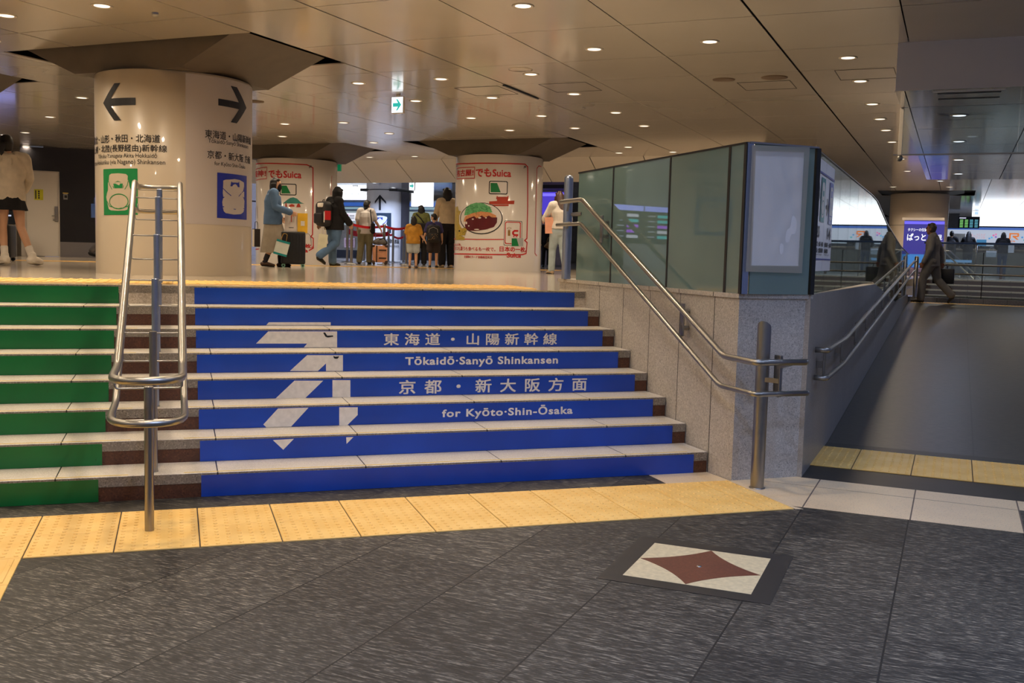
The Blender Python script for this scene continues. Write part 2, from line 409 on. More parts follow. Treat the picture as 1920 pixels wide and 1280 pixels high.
M_RING = pm('lamp_ring', S(216, 206, 190), .3, .3, .5, .05)
M_BOX = em('lightbox_white', (.92, .95, 1, 1), 2.6)
M_SKIN = pm('skin', S(206, 160, 128), .5, 0, .4, .05)
M_HAIR = pm('black_hair', S(18, 15, 15), .55, 0, .5, .2, 30)
M_HAIRB = pm('brown_hair', S(62, 36, 26), .4, 0, .5, .2, 30)

# ------------------------------------------------------------------ lower floor
fl = MB(); fl.quad((-14, -12, 0), (14, -12, 0), (14, 24, 0), (-14, 24, 0)); struct('floor', fl, M_SLATE, rz=-GA)
def strip_g(name, a0, a1, b0, b1, z, m):
    s_ = MB(); s_.prism([tuple(W(*p)[:2]) for p in ((a0, b0), (a1, b0), (a1, b1), (a0, b1))], z-.02, z); return struct(name, s_, m)
# pale granite apron round the wall's foot and the dark bands beside the ramp's paving
lg = MB()
ap = [(2.9, -.002), (2.9, -.275), (3.362, -.275), (3.362, -1.05)]+[tuple(W(a, b)[:2]) for a, b in ((1.62+1.1, 1.50), (3.16, 1.545), (4.436, 1.56), (4.436, 2.412), (3.10, 2.412))]+[(3.945, -.262), (3.37, -.277), (3.35, 0)]
ap[4] = (3.41, -1.06)
lg.prism(ap, -.02, .0015); struct('trim_1', lg, M_LIGHTG)
strip_g('trim_2', 4.436, 9, 2.15, 2.412, .0015, M_LIGHTG)
strip_g('trim_3', 3.10, 9, 2.412, 2.87, .002, M_DARK)
strip_g('trim_4', 3.10, 9, 3.70, 3.93, .002, M_DARK)
jt = MB()
for a in (3.23, 3.838, 4.436):
    jt.bar(W(a, 1.55, .001), W(a, 2.412, .001), .008, .003)
jt.bar(W(2.9, 2.16, .001), W(4.43, 2.14, .001), .003, .003)
struct('trim_5', jt, pm('grout_brown', S(110, 96, 86), .7))
# ------------------------------------------------------------------ ramp, landing, upper floor
rp = MB(); RG0, RG1, RZ = 3.93, 17.8, .695
rp.add([(3.1, RG0, 0), (9, RG0, 0), (9, RG1, RZ), (3.1, RG1, RZ), (9, 20.0, RZ), (3.1, 20.0, RZ)], [(0, 1, 2, 3), (3, 2, 4, 5)])
struct('floor.001', rp, M_RAMP, rz=-GA)
uf = MB()
p0 = W(3.09, 21.3); p1 = W(14, 21.3); p2 = W(14, 60); p3 = W(-26, 60)
uf.prism([(-24, 2.306), (6.2, 2.306), tuple(p0[:2]), tuple(p1[:2]), tuple(p2[:2]), tuple(p3[:2])], H-.2, H)
struct('floor.002', uf, M_POL)

# ------------------------------------------------------------------ the granite enclosure between stairs and ramp
ZC = 1.262
A0 = Vector((3.379, -.277, 0)); B0 = Vector((3.947, -.262, 0))
B1 = W(3.10, 8.4); B2 = W(3.10, 13.2); B3 = W(3.10, 17.9)
wl = MB(); wl.prism([(3.352, 2.98), (3.352, 0), (3.379, -.277), (3.60, -.10), (3.60, 2.98)], 0, ZC-.03)
wl.prism([(3.338, 3.0), (3.338, .0), (3.366, -.29), (3.62, -.08), (3.62, 3.0)], ZC-.03, ZC)
struct('wall_stairs', wl, M_WALLG)
wf = MB(); nB = Vector((-G1.x, -G1.y, 0))
fi = [A0.xy, B0.xy, (B0+nB*.25).xy, (3.6, -.09)]
wf.prism([tuple(q) for q in fi], 0, ZC-.03)
wf.prism([(A0.x-.013, A0.y-.014), (B0.x+.004, B0.y-.014), tuple((B0+nB*.27).xy), (3.62, -.08)], ZC-.03, ZC)
struct('wall_front', wf, M_WALLF)
wr = MB()
c1_, c2_, c3_ = B0+nB*.25, B1+nB*.25, B2+nB*.25
wr.add([(3.104, 2.42, 0), (3.10, 8.4, 0), (3.10, 13.2, 0), (3.10, 17.9, .6), (2.85, 2.42, 0), (2.85, 8.4, 0), (2.85, 13.2, 0), (2.85, 17.9, .6),
        (3.104, 2.42, ZC), (3.10, 8.4, ZC-.03), (3.10, 13.2, .86), (3.10, 17.9, .86), (2.85, 2.42, ZC), (2.85, 8.4, ZC-.03), (2.85, 13.2, .86), (2.85, 17.9, .86)],
       [(0, 1, 9, 8), (1, 2, 10, 9), (2, 3, 11, 10), (5, 4, 12, 13), (6, 5, 13, 14), (7, 6, 14, 15), (8, 9, 13, 12), (9, 10, 14, 13), (10, 11, 15, 14), (3, 7, 15, 11), (4, 0, 8, 12)])
struct('wall_ramp', wr, M_WALLR, rz=-GA)

# ------------------------------------------------------------------ ceiling panels with open joints and recesses round the pillars
PIL = [(-4.053, 4.216), (-4.06, 12.94), (-8.70, 12.94), (-8.70, 4.216)]
holes = [(a-1.676, a+1.676, b-.82, b+.82) for a, b in PIL]
g1j = [-26.8+1.1655*i-.007 for i in range(0, 36)]
g1j = [-.027+1.1655*i for i in range(-22, 12)]
g2j = [-8.9, -7.45, -6.0, -4.55, -3.1, -1.65, -.2, 1.27, 2.72, 4.16, 5.63, 6.80, 8.50, 10.27, 11.75, 13.05, 14.4, 15.5]
def cut_rect(rs, h):
    out = []
    for (a0, a1, b0, b1) in rs:
        if a1 <= h[0] or a0 >= h[1] or b1 <= h[2] or b0 >= h[3]: out.append((a0, a1, b0, b1)); continue
        if a0 < h[0]: out.append((a0, h[0], b0, b1)); a0 = h[0]
        if a1 > h[1]: out.append((h[1], a1, b0, b1)); a1 = h[1]
        if b0 < h[2]: out.append((a0, a1, b0, h[2]))
        if b1 > h[3]: out.append((a0, a1, h[3], b1))
    return out
cp = MB(); gA, gB = .011, .0055
def panel(a0, a1, b0, b1, z=HC, t=.012):
    cp.add([(a0, b0, z), (a1, b0, z), (a1, b1, z), (a0, b1, z), (a0, b0, z+t), (a1, b0, z+t), (a1, b1, z+t), (a0, b1, z+t)],
           [(3, 2, 1, 0), (0, 1, 5, 4), (1, 2, 6, 5), (2, 3, 7, 6), (3, 0, 4, 7)])
LOW = (3.372, 20, 5.60, 16.3)
for i in range(len(g1j)-1):
    a0, a1 = g1j[i], g1j[i+1]
    for j in range(len(g2j)-1):
        b0, b1 = g2j[j], g2j[j+1]
        thick = .006 if abs(b0-6.8) < .01 else gB
        rs = [(a0+gA*(1.0 if i % 3 == 0 else .55), a1-gA*(1.0 if (i+1) % 3 == 0 else .55), b0+thick, b1-(.006 if abs(b1-6.8) < .01 else gB))]
        for h in holes+[LOW]: rs = cut_rect(rs, h)
        for r_ in rs:
            if r_[1]-r_[0] > .02 and r_[3]-r_[2] > .02: panel(*r_)
for i in range(len(g1j)-1):                       # beyond the bulkhead line, on the ramp's side
    a0, a1 = g1j[i], g1j[i+1]
    if a0 < .9: continue
    for k in range(20):
        b0 = 15.5+1.45*k
        rs = [(a0+.006, a1-.006, b0+.004, b0+1.45-.004)]
        for h in [LOW, (1.80, 4.35, 25.95, 28.3)]: rs = cut_rect(rs, h)
        for r_ in rs: panel(*r_)
struct('ceiling', cp, M_CEIL, rz=-GA)
bk = MB(); bk.quad((-27, -10, HC+.10), (14, -10, HC+.10), (14, 60, HC+.10), (-27, 60, HC+.10))
struct('ceiling.001', bk, M_GAP, rz=-GA)
# the lower ceiling on the ramp's far side: white face, then glossy panels
ZL = 3.105
lo = MB(); lo.box((12, 5.61, (ZL+HC)/2+.02), (17.25, .02, HC-ZL+.04)); struct('ceiling.002', lo, M_COOLW, rz=-GA)
lp = MB()
for a0, a1 in ((3.372, 3.452), (3.462, 4.62), (4.632, 5.8), (5.812, 6.98), (6.99, 20)):
    for b0, b1 in ((5.60, 6.675), (6.69, 8.5), (8.51, 10.3), (10.31, 11.75), (11.76, 13.2), (13.21, 14.7), (14.71, 16.3)):
        lp.box(((a0+a1)/2, (b0+b1)/2, ZL+.005), (a1-a0, b1-b0-.008, .01))
struct('ceiling.003', lp, M_CEILC, rz=-GA)
lk = MB(); lk.box((11.7, 10.95, ZL+.03), (16.6, 10.6, .01)); lk.box((12, 16.29, (ZL+HC)/2), (17.2, .02, HC-ZL)); lk.box((3.38, 10.95, (ZL+HC)/2), (.012, 10.66, HC-ZL))
struct('ceiling.004', lk, M_GAP, rz=-GA)
ac = thing('air_conditioner', 'flat rectangular air vent in the low glossy ceiling above the ramp', 'vent', W(4.01, 5.95, ZL), -GA)
a_ = MB(); a_.box((0, 0, -.004), (.62, .46, .012), bev=.004); a_.build('frame', M_CEILC, ac, local=True)
a_ = MB()
for k in (-1, 1): a_.box((0, k*.17, -.011), (.54, .05, .006))
a_.build('slot', M_FRAME, ac, local=True)

# bulkhead of tilted white panels at the end of the low ceiling, and the hall behind
bh = MB()
BT, BB = (15.5, HC), (16.35, 3.10)
for i in range(len(g1j)-1):
    a0, a1 = g1j[i]+.35, g1j[i+1]+.35
    if a1 > 1.4: continue
    q = [(a0+.01, BT[0], BT[1]), (a1-.01, BT[0], BT[1]), (a1-.01, BB[0], BB[1]), (a0+.01, BB[0], BB[1])]
    bh.add(q+[(x, y+.03, z+.02) for x, y, z in q], [(0, 1, 2, 3), (0, 4, 5, 1), (1, 5, 6, 2), (2, 6, 7, 3), (3, 7, 4, 0)])
struct('trim_6', bh, M_WHITEP, rz=-GA)
bd = MB(); bd.quad((-27, 15.53, HC), (1.3, 15.53, HC), (1.3, 16.38, 3.115), (-27, 16.38, 3.115)); bd.quad((1.3, 15.5, HC), (1.3, 16.4, HC), (1.3, 16.4, 3.11), (1.3, 16.3, 3.11))
struct('trim_7', bd, M_GAP, rz=-GA)
fc = MB()
for i in range(len(g1j)-1):
    for k in range(18):
        a0, b0 = g1j[i], 16.4+1.45*k
        if a0 > .95: continue
        fc.add([(a0+.006, b0+.004, 3.62), (a0+1.16, b0+.004, 3.62), (a0+1.16, b0+1.446, 3.62), (a0+.006, b0+1.446, 3.62)], [(3, 2, 1, 0)])
struct('ceiling.005', fc, M_CEILC, rz=-GA)
bw = MB(); bw.box((-6, 45.5, 2.4), (42, .2, 2.6)); struct('wall_back', bw, pm('far_wall_gray', S(150, 150, 152), .5), rz=-GA)

# ------------------------------------------------------------------ flat shapes, text and their placing
def cutpoly(polys, step=None):
    """polys: list of (outline,) in 2D; -> verts, faces ; cut along x every step so that it can be bent"""
    bm = bmesh.new()
    for pl in polys:
        vs = [bm.verts.new((p[0], p[1], 0)) for p in pl]
        for t in tessellate_polygon([[Vector((p[0], p[1], 0)) for p in pl]]):
            try: bm.faces.new([vs[i] for i in t])
            except ValueError: pass
    if step:
        xs = [v.co.x for v in bm.verts]; a = math.ceil(min(xs)/step)*step
        while a < max(xs):
            bmesh.ops.bisect_plane(bm, geom=bm.verts[:]+bm.edges[:]+bm.faces[:], plane_co=(a, 0, 0), plane_no=(1, 0, 0)); a += step
    bm.verts.index_update()
    V = [(v.co.x, v.co.y) for v in bm.verts]; Fc = []
    for f in bm.faces:
        f.normal_update(); ids = [v.index for v in f.verts]
        Fc.append(ids if f.normal.z > 0 else ids[::-1])
    bm.free(); return V, Fc
_T = {}
def text2d(s, bold=0.0, sp=1.0):
    k = (s, bold, sp)
    if k in _T: return _T[k]
    if bold and any(ord(q) > 0x2e00 for q in s):
        V, Fc = text2d(s, 0.0, sp); n = len(V); d = bold*.8
        VV, FF = [], []
        for i, (dx, dy) in enumerate(((-d, -d), (d, -d), (d, d), (-d, d))):
            VV += [(x+dx, y+dy, i*.0006) for x, y in V]; FF += [tuple(q+n*i for q in f) for f in Fc]
        _T[k] = (VV, FF); return _T[k]
    c = bpy.data.curves.new('lettering', 'FONT'); c.body = s; c.size = 1; c.resolution_u = 3; c.offset = bold; c.space_character = sp
    o = bpy.data.objects.new('lettering', c); COL.objects.link(o); bpy.context.view_layer.update()
    me = bpy.data.meshes.new_from_object(o.evaluated_get(bpy.context.evaluated_depsgraph_get()))
    V = [(v.co.x, v.co.y) for v in me.vertices]; Fc = [tuple(p.vertices) for p in me.polygons]
    bpy.data.objects.remove(o); bpy.data.curves.remove(c); bpy.data.meshes.remove(me)
    _T[k] = (V, Fc); return _T[k]
def text_box(s, x0, x1, y0, y1, bold=0.0, sp=1.0):
    V, Fc = text2d(s, bold, sp); a0 = min(v[0] for v in V); a1 = max(v[0] for v in V); b0 = min(v[1] for v in V); b1 = max(v[1] for v in V)
    return [(x0+(v[0]-a0)/(a1-a0)*(x1-x0), y0+(v[1]-b0)/(b1-b0)*(y1-y0))+tuple(v[2:]) for v in V], Fc
def lay(mb, VF, fn, mi=0):
    out = []
    for p in VF[0]:
        q = Vector(fn(p[0], p[1]))
        if len(p) > 2 and p[2]:                # overlaid copies of bold lettering lie a hair above one another
            q += (Vector(fn(p[0]+.01, p[1]))-q).cross(Vector(fn(p[0], p[1]+.01))-q).normalized()*p[2]
        out.append(tuple(q))
    mb.add(out, VF[1], mi)
def on_cyl(c, R, off):
    return lambda u, z: (c[0]+(R+off)*math.sin(u/R), c[1]-(R+off)*math.cos(u/R), z)
def rrect(x0, x1, y0, y1, r, n=5):
    out = []
    for cx, cy, a in ((x1-r, y1-r, 0), (x0+r, y1-r, 90), (x0+r, y0+r, 180), (x1-r, y0+r, 270)):
        for i in range(n+1):
            t = math.radians(a+90*i/n); out.append((cx+r*math.cos(t), cy+r*math.sin(t)))
    return out
def ring2(outer, inner):                       # frame between two outlines with equal counts -> quads
    n = len(outer); return [[outer[i], outer[(i+1) % n], inner[(i+1) % n], inner[i]] for i in range(n)]
def stroke(pts, wd, closed=False):             # a drawn line as little quads
    out = []; n = len(pts)
    for i in range(n if closed else n-1):
        a = Vector(pts[i]); b = Vector(pts[(i+1) % n]); d = (b-a)
        if d.length < 1e-6: continue
        d.normalize(); p = Vector((-d.y, d.x))*wd/2; e = d*wd*.3
        out.append([tuple(a-e-p), tuple(b+e-p), tuple(b+e+p), tuple(a-e+p)])
    return out
def ell(cx, cy, rx, ry, n=28, a0=0, a1=360):
    full = abs(a1-a0) >= 360
    return [(cx+rx*math.cos(math.radians(a0+(a1-a0)*i/(n if full else n-1))), cy+ry*math.sin(math.radians(a0+(a1-a0)*i/(n if full else n-1)))) for i in range(n)]

# ------------------------------------------------------------------ staircase
SX0, SX1, CX = -4.2, 3.343, -.307
stair = thing('staircase', 'broad eight-step granite staircase with green and blue stickers on its risers', 'stairs', (0, 0, 0))
yel = []
for k in range(1, 9):
    y0 = (k-1)*TREAD; z1 = k*RISE; z0 = (k-1)*RISE; y1 = y0+TREAD+.02 if k < 8 else y0+.33
    st = MB(); off = .06*math.sin(k*2.1)
    st.box(((SX0+SX1)/2, (y0+y1)/2, z1-.02), (SX1-SX0, y1-y0, .04), bev=.004)
    s_ = st.build('tread', M_TREAD, stair)
    no = MB(); no.box(((SX0+SX1)/2, y0+.02, z1-.032), (SX1-SX0, .044, .058)); no.build('nosing', M_NOSE, s_)
    ri = MB(); ri.box(((SX0+SX1)/2, y0+.02, (z0+z1)/2-.02), (SX1-SX0, .036, RISE-.04)); ri.build('riser', M_RISER, stair)
    gp = MB(); gp.box(((SX0-.60)/2, y0-.0035, (z0+z1)/2-.006), (-.60-SX0, .003, RISE-.016)); gp.build('green_sticker', M_GRN, stair)
    bp_ = MB(); bp_.box(((-.034+3.238)/2, y0-.0035, (z0+z1)/2-.006), (3.272, .003, RISE-.016)); yel.append(bp_.build('blue_sticker', M_BLU, stair))
    yl = MB()
    for a, b in ((SX0, -.44), (-.13, 3.20)): yl.box(((a+b)/2, y0+.024, z1+.0005), (b-a, .008, .003))
    yl.build('grip_line', M_YLINE, s_)
    iv = MB(); iv.prism([(SX0, y0+.04), (SX1, y0+.04), (SX1, 2.4), (SX0, 2.4)], z0, z1-.04); iv.build('core', M_RISER, stair)
E3 = Vector((0, 1, 0))
def riser_pt(k): return lambda x, y: tuple(on_plane(x, y, (0, (k-1)*TREAD-.006, 0), E3))
def za(u, v): return (340+u/4.571, 500+v/4.571)
def zb(u, v): return (460+u/2.909, 580+v/2.909)
ARW = {7: [[za(*p) for p in ((750, 475), (1280, 475), (1280, 500), (727, 500))]],
       6: [[za(*p) for p in ((745, 553), (1335, 553), (1335, 690), (1050, 690), (1078, 658), (640, 658))]],
       5: [[za(*p) for p in ((1078, 757), (1385, 757), (1385, 893), (1240, 893), (1240, 828), (1170, 893), (930, 893))]],
       4: [[zb(*p) for p in ((268, 388), (425, 388), (328, 482), (165, 485))], [zb(*p) for p in ((475, 385), (573, 385), (573, 478), (475, 478))]],
       3: [[zb(*p) for p in ((178, 540), (345, 535), (250, 638), (115, 643), (98, 627))], [zb(*p) for p in ((512, 533), (613, 533), (613, 575), (555, 632), (512, 632))]],
       2: [[zb(*p) for p in ((150, 712), (265, 705), (207, 765))], [zb(*p) for p in ((550, 697), (590, 695), (552, 733))]]}
for k, pls in ARW.items():
    m_ = MB()
    for pl in pls:
        m_ = MB(); V, Fc = cutpoly([pl]); m_.add([riser_pt(k)(*p) for p in V], [f[::-1] for f in Fc]); m_.build('arrow_piece', M_WPRINT, yel[k-1])
TX = {6: ('東海道・山陽新幹線', (755, 160), (1700, 160), .098, 1, 1.62), 5: ('Tōkaidō・Sanyō Shinkansen', (872, 285), (1705, 285), .082, 2, 1.1),
      4: ('京都・新大阪方面', (838, 415), (1862, 415), .104, 1, 1.9), 3: ('for Kyōto・Shin-Ōsaka', (1073, 555), (1785, 555), .088, 2, 1.12)}
for k, (s, a, b, hh, kind, sp) in TX.items():
    m_ = MB(); a = zb(*a); b = zb(*b)
    P = Vector(riser_pt(k)(*a)); Q = Vector(riser_pt(k)(*b)); zc = (k-.5)*RISE-.008
    lay(m_, text_box(s.replace('・', '·') if kind == 2 else s, P.x, Q.x, zc-hh/2, zc+hh/2, .02 if kind == 1 else .028, sp), lambda u, v: (u, (k-1)*TREAD-.0065, v))
    m_.build('lettering', M_WPRINT, yel[k-1])
# chips knocked out of the white arrow
for k, pls in ((6, [[(1215, 565), (1232, 562), (1250, 590), (1300, 588), (1302, 598), (1255, 606), (1235, 598)]]), (5, [[(1303, 762), (1318, 770), (1346, 768), (1349, 752), (1349, 776), (1338, 787), (1315, 787), (1305, 778)]])):
    m_ = MB()
    for pl in pls:
        V, Fc = cutpoly([[za(*p) for p in pl]]); m_.add([tuple(Vector(riser_pt(k)(*p))-Vector((0, .002, 0))) for p in V], [f[::-1] for f in Fc])
    m_.build('chip', M_FRAME, yel[k-1])

# ------------------------------------------------------------------ yellow tactile paving: every tile a thing
def tile_mesh(w_, d_, dots, rows, bars=False):
    m_ = MB(); m_.box((0, 0, .002), (w_-.006, d_-.003, .008), bev=.002, seg=1)
    if bars:
        n = dots
        for i in range(n): m_.box((-w_/2+w_*(i+.5)/n, 0, .0075), (.026, d_*.86, .006), bev=.0025, seg=1)
    else:
        for i in range(dots):
            for j in range(rows):
                cx, cy = -w_/2+w_*(i+.5)/dots, -d_/2+d_*(j+.5)/rows
                m_.lathe([(.011, .006), (.009, .0095), (.006, .0105), (0.0008, .0108)], (cx, cy), 8)
    return m_
def lay_tiles(mb, spots, label, group, z, rz):
    base = None
    for (x, y) in spots:
        if base is None:
            base = mb.build('tactile_tile', M_YEL, None); o = base
        else:
            o = base.copy(); COL.objects.link(o)
        o.location = (x, y, z); o.rotation_euler = (0, 0, rz); tag(o, label, 'tactile tile', group)
YB, YF = -.2801, -1.0519
dp = (YB-YF)/2
lay_tiles(tile_mesh(.4, dp, 7, 7), [(-.8624+.4*(i+.5), YB-dp*(j+.5)) for i in range(-3, 10) for j in (0, 1)],
          'yellow dotted tactile tile in the strip at the foot of the stairs', 'dotted tiles at the foot of the stairs', 0, 0)
lay_tiles(tile_mesh(.215, dp, 4, 7), [(3.1376+.108, YB-dp*.5), (3.1376+.108, YB-dp*1.5)], 'narrow cut yellow dotted tile beside the steel handrail post', 'narrow cut dotted tiles', 0, 0)
lay_tiles(tile_mesh(.4, .4, 5, 0, True), [(-.8624-.2-.4*i, YF-.2-.4*j) for i in (0, 1) for j in range(4)],
          'orange-yellow barred guide tile leading away from the dotted strip', 'barred guide tiles on the lower floor', 0, 0)
lay_tiles(tile_mesh(.4, .415, 7, 7), [tuple(W(3.39-.2+.4*i, 2.87+.415*(j+.5))[:2]) for i in range(0, 9) for j in (0, 1)],
          'yellow dotted tactile tile across the foot of the ramp', 'dotted tiles at the foot of the ramp', .004, -GA)
lay_tiles(tile_mesh(.4, .4, 5, 0, True), [(-4.0+.4*i, 2.64+.2+.4*j) for i in range(0, 18) for j in (0, 1)],
          'yellow barred tactile tile along the top edge of the stairs', 'barred tiles along the top of the stairs', H, 0)
lay_tiles(tile_mesh(.3, .3, 5, 0, True), [tuple(W(3.3+.3*i, 18.05)[:2]) for i in range(0, 13)],
          'small yellow barred tile across the top of the ramp', 'barred tiles at the top of the ramp', RZ, -GA)
gl_ = MB(); Pa, Pb = on_z(470, 503.5, H), on_z(860, 501.5, H)
gl_.bar(Vector((Pa.x-6, Pa.y+2.6, H+.002)), Vector((Pb.x+2, Pb.y-.9, H+.002)), .3, .012)
tag(gl_.build('guide_strip', M_YEL, None), 'long yellow guide strip crossing the polished upper floor', 'guide strip')

# ------------------------------------------------------------------ inlaid floor emblem
e_ = thing('floor_emblem', 'square floor inlay with a brown four-pointed star on cream stone', 'floor emblem', (2.227, -1.928, 0), -.715)
R0, R1 = .395, .297
m_ = MB()
for q in ring2([(-R0, -R0), (R0, -R0), (R0, R0), (-R0, R0)], [(-R1, -R1), (R1, -R1), (R1, R1), (-R1, R1)]): m_.prism(q, -.02, .002)
m_.build('border', M_DARK, e_, local=True)
m_ = MB(); m_.prism([(-R1, -R1), (R1, -R1), (R1, R1), (-R1, R1)], -.02, .0018); m_.build('cream_field', pm('cream_stone', S(206, 192, 156), .4, vs=40), e_, local=True)
star = []
for i in range(4):
    a = PI/2*i; P = Vector((math.cos(a), math.sin(a)))*R1*.985; Q = Vector((math.cos(a+PI/2), math.sin(a+PI/2)))*R1*.985
    Cc = Vector((math.cos(a+PI/4), math.sin(a+PI/4)))*R1*.50
    for t in range(8):
        t /= 8; star.append(tuple(P*(1-t)**2+Cc*2*t*(1-t)+Q*t*t))
m_ = MB(); m_.prism(star, -.01, .003); m_.build('star', speckle('star_stone', S(112, 62, 44), S(80, 42, 30), S(132, 80, 60), 80, .4), e_, local=True)
m_ = MB(); m_.lathe([(.012, 0), (.012, .005), (.001, .006)], (0, 0), 20); m_.build('stud', M_STEEL, e_, True, True)

# ------------------------------------------------------------------ handrails
def bend(pts, r=.06, n=5):                     # round the corners of a polyline
    pts = [Vector(p) for p in pts]; out = [pts[0]]
    for i in range(1, len(pts)-1):
        a, b, c = pts[i-1], pts[i], pts[i+1]; d1 = (a-b); d2 = (c-b); q = min(r, d1.length*.45, d2.length*.45)
        p1, p2 = b+d1.normalized()*q, b+d2.normalized()*q
        for k in range(n+1):
            t = k/n; out.append(p1*(1-t)**2+b*2*t*(1-t)+p2*t*t)
    out.append(pts[-1]); return out
SLO = RISE/TREAD
XR = 3.24
hr = thing('handrail', 'double steel handrail rising along the granite wall beside the stairs', 'handrail', (3.435, -.505, 0))
def rail_z(y, zb, y0, y1): return zb+SLO*(min(max(y, y0), y1)-y0)
for zb, ya, yb, xe, rr in ((.853, -.35, 2.20, 3.60, .0205), (.655, -.31, 2.21, 3.62, .0175)):
    zt = zb+SLO*(yb-ya)
    pts = bend([(xe, -.735, zb), (XR, -.735, zb), (XR, ya, zb), (XR, yb, zt), (XR, 2.72+(.08 if rr < .02 else 0), zt)], .05, 6)
    m_ = MB(); m_.tube(pts, rr, 16); m_.ball((xe, -.735, zb), rr*1.02, 12); m_.build('rail', M_STEEL, hr, True)
m_ = MB()
pc = (3.435, -.505)
n_ = 28; vs = []; fs = []
for zi in (0, 1):
    for j in range(n_):
        a = 2*PI*j/n_; zz = 0 if zi == 0 else 1.06-.028*math.cos(a-.25)-.02*math.sin(a)
        vs.append((pc[0]+.044*math.cos(a), pc[1]+.044*math.sin(a), zz))
m_.add(vs, [(j, (j+1) % n_, n_+(j+1) % n_, n_+j) for j in range(n_)]+[tuple(n_+j for j in range(n_))])
m_.build('post', M_STEEL, hr, True, angle=40)
m_ = MB(); m_.lathe([(.052, 0), (.052, .006), (.044, .007)], pc, 28); m_.build('foot_plate', M_STEELD, hr, True)
m_ = MB()
m_.box((3.49, -.60, .75), (.022, .07, .27), bev=.004); m_.bar((3.49, -.60, .80), (3.49, -.735, .838), .03, .012); m_.bar((3.49, -.60, .63), (3.49, -.735, .642), .03, .012)
m_.bar((3.44, -.54, .72), (3.49, -.62, .72), .03, .03)
m_.build('bracket', M_STEEL, hr, False)
def wall_bracket(y, up):
    z = rail_z(y, .853, -.35, 2.20); zl = rail_z(y, .655, -.31, 2.21)
    m_ = MB(); m_.box((3.30, y, (z+zl)/2-.015), (.012, .055, z-zl+.02), bev=.003)
    m_.bar((XR, y, z-.012), (3.30, y, z-.06), .022, .012); m_.bar((XR, y, zl-.012), (3.30, y, zl-.03), .022, .012)
    for dz in (.045, -.075): m_.tube([(3.30, y, (z+zl)/2+dz), (3.372, y, (z+zl)/2+dz)], .017, 12)
    m_.build('bracket', M_STEEL if up else M_STEELD, hr)
wall_bracket(1.88, True); wall_bracket(.36, False)
gp_ = thing('guard_post', 'blue-gray steel tube standing on the granite coping at the head of the stairs', 'post', (3.345, 2.80, ZC))
m_ = MB(); m_.lathe([(.0, ZC), (.043, ZC), (.043, 2.205), (.040, 2.222), (.028, 2.236), (.0005, 2.24)], (3.345, 2.80), 28); m_.build('tube', M_STEELB, gp_, True, angle=50)
m_ = MB(); m_.bar((3.33, 2.78, 1.90), (XR, 2.5, 1.99), .02, .012); m_.bar((3.33, 2.78, 1.74), (XR, 2.5, 1.79), .02, .012)
m_.tube([(3.36, 2.72, 1.87), (3.37, 2.5, 1.87)], .018, 12); m_.build('bracket', M_STEEL, gp_)
# the handrail in the middle of the stairs: two pairs of rails on a row of single posts
ch = thing('handrail', 'free-standing double steel handrail with posts and cross bars dividing the stairs', 'handrail', (CX, -.70, 0))
XL_, XR_ = CX-.165, CX+.165
for zb, ya, yb, ye, q, rr in ((.832, -.40, 2.15, 2.72, .22, .0205), (.634, -.40, 2.15, 2.80, .28, .0185)):
    zt = zb+SLO*(yb-ya)
    def U(y, z, s, q, x0, x1, n=12):           # rounded end of the loop
        out = []
        for i in range(n+1):
            a = PI*i/n; c = math.cos(a); out.append(Vector((CX+(x0-CX)*(abs(c)**.75)*(1 if c > 0 else -1), y+s*q*math.sin(a)**.8, z)))
        return out
    w0 = .165 if rr > .02 else .175
    left = bend([(CX-w0, -.80, zb), (CX-w0, ya, zb), (CX-w0, yb, zt), (CX-w0, ye, zt)], .07, 5)
    right = [Vector((2*CX-p.x, p.y, p.z)) for p in left]
    loop = U(-.83, zb, -1, q, CX-w0, CX+w0)[1:-1]; top = U(ye+.02, zt, 1, .10, CX+w0, CX-w0)[1:-1]
    m_ = MB(); m_.tube([p for p in reversed(left)]+loop+right+top, rr, 14, closed=True); m_.build('rail', M_STEELD if False else M_STEEL, ch, True)
for (y, zf) in ((-.70, 0), (.095, RISE), (.745, 3*RISE), (1.403, 5*RISE), (2.06, 7*RISE), (2.74, H)):
    zt = .832+SLO*(min(max(y, -.40), 2.15)+.40)-.07
    if y > 2.5: zt += .055
    m_ = MB(); rp_ = .0225 if y > -.6 else .0235
    m_.lathe([(rp_, zf), (rp_, zt-.004), (rp_-.004, zt), (.0005, zt)], (CX+(.006 if y > 0 else 0), y), 22); po = m_.build('post', M_STEELB if y > .2 else M_STEELD, ch, True, angle=40)
    m_ = MB(); m_.lathe([(rp_+.009, zf), (rp_+.009, zf+.004), (rp_, zf+.005)], (CX, y), 22); m_.build('foot_plate', M_STEELD, po, True)
    for dz, zz in ((.0, zt-.012), (1, zt-.012-.165)):
        m_ = MB(); m_.tube(bend([(CX-.163, y, zz+.05), (CX-.163, y, zz), (CX+.163, y, zz), (CX+.163, y, zz+.05)], .02, 4), .0055, 8); m_.build('cross_bar', M_STEEL, ch, True)
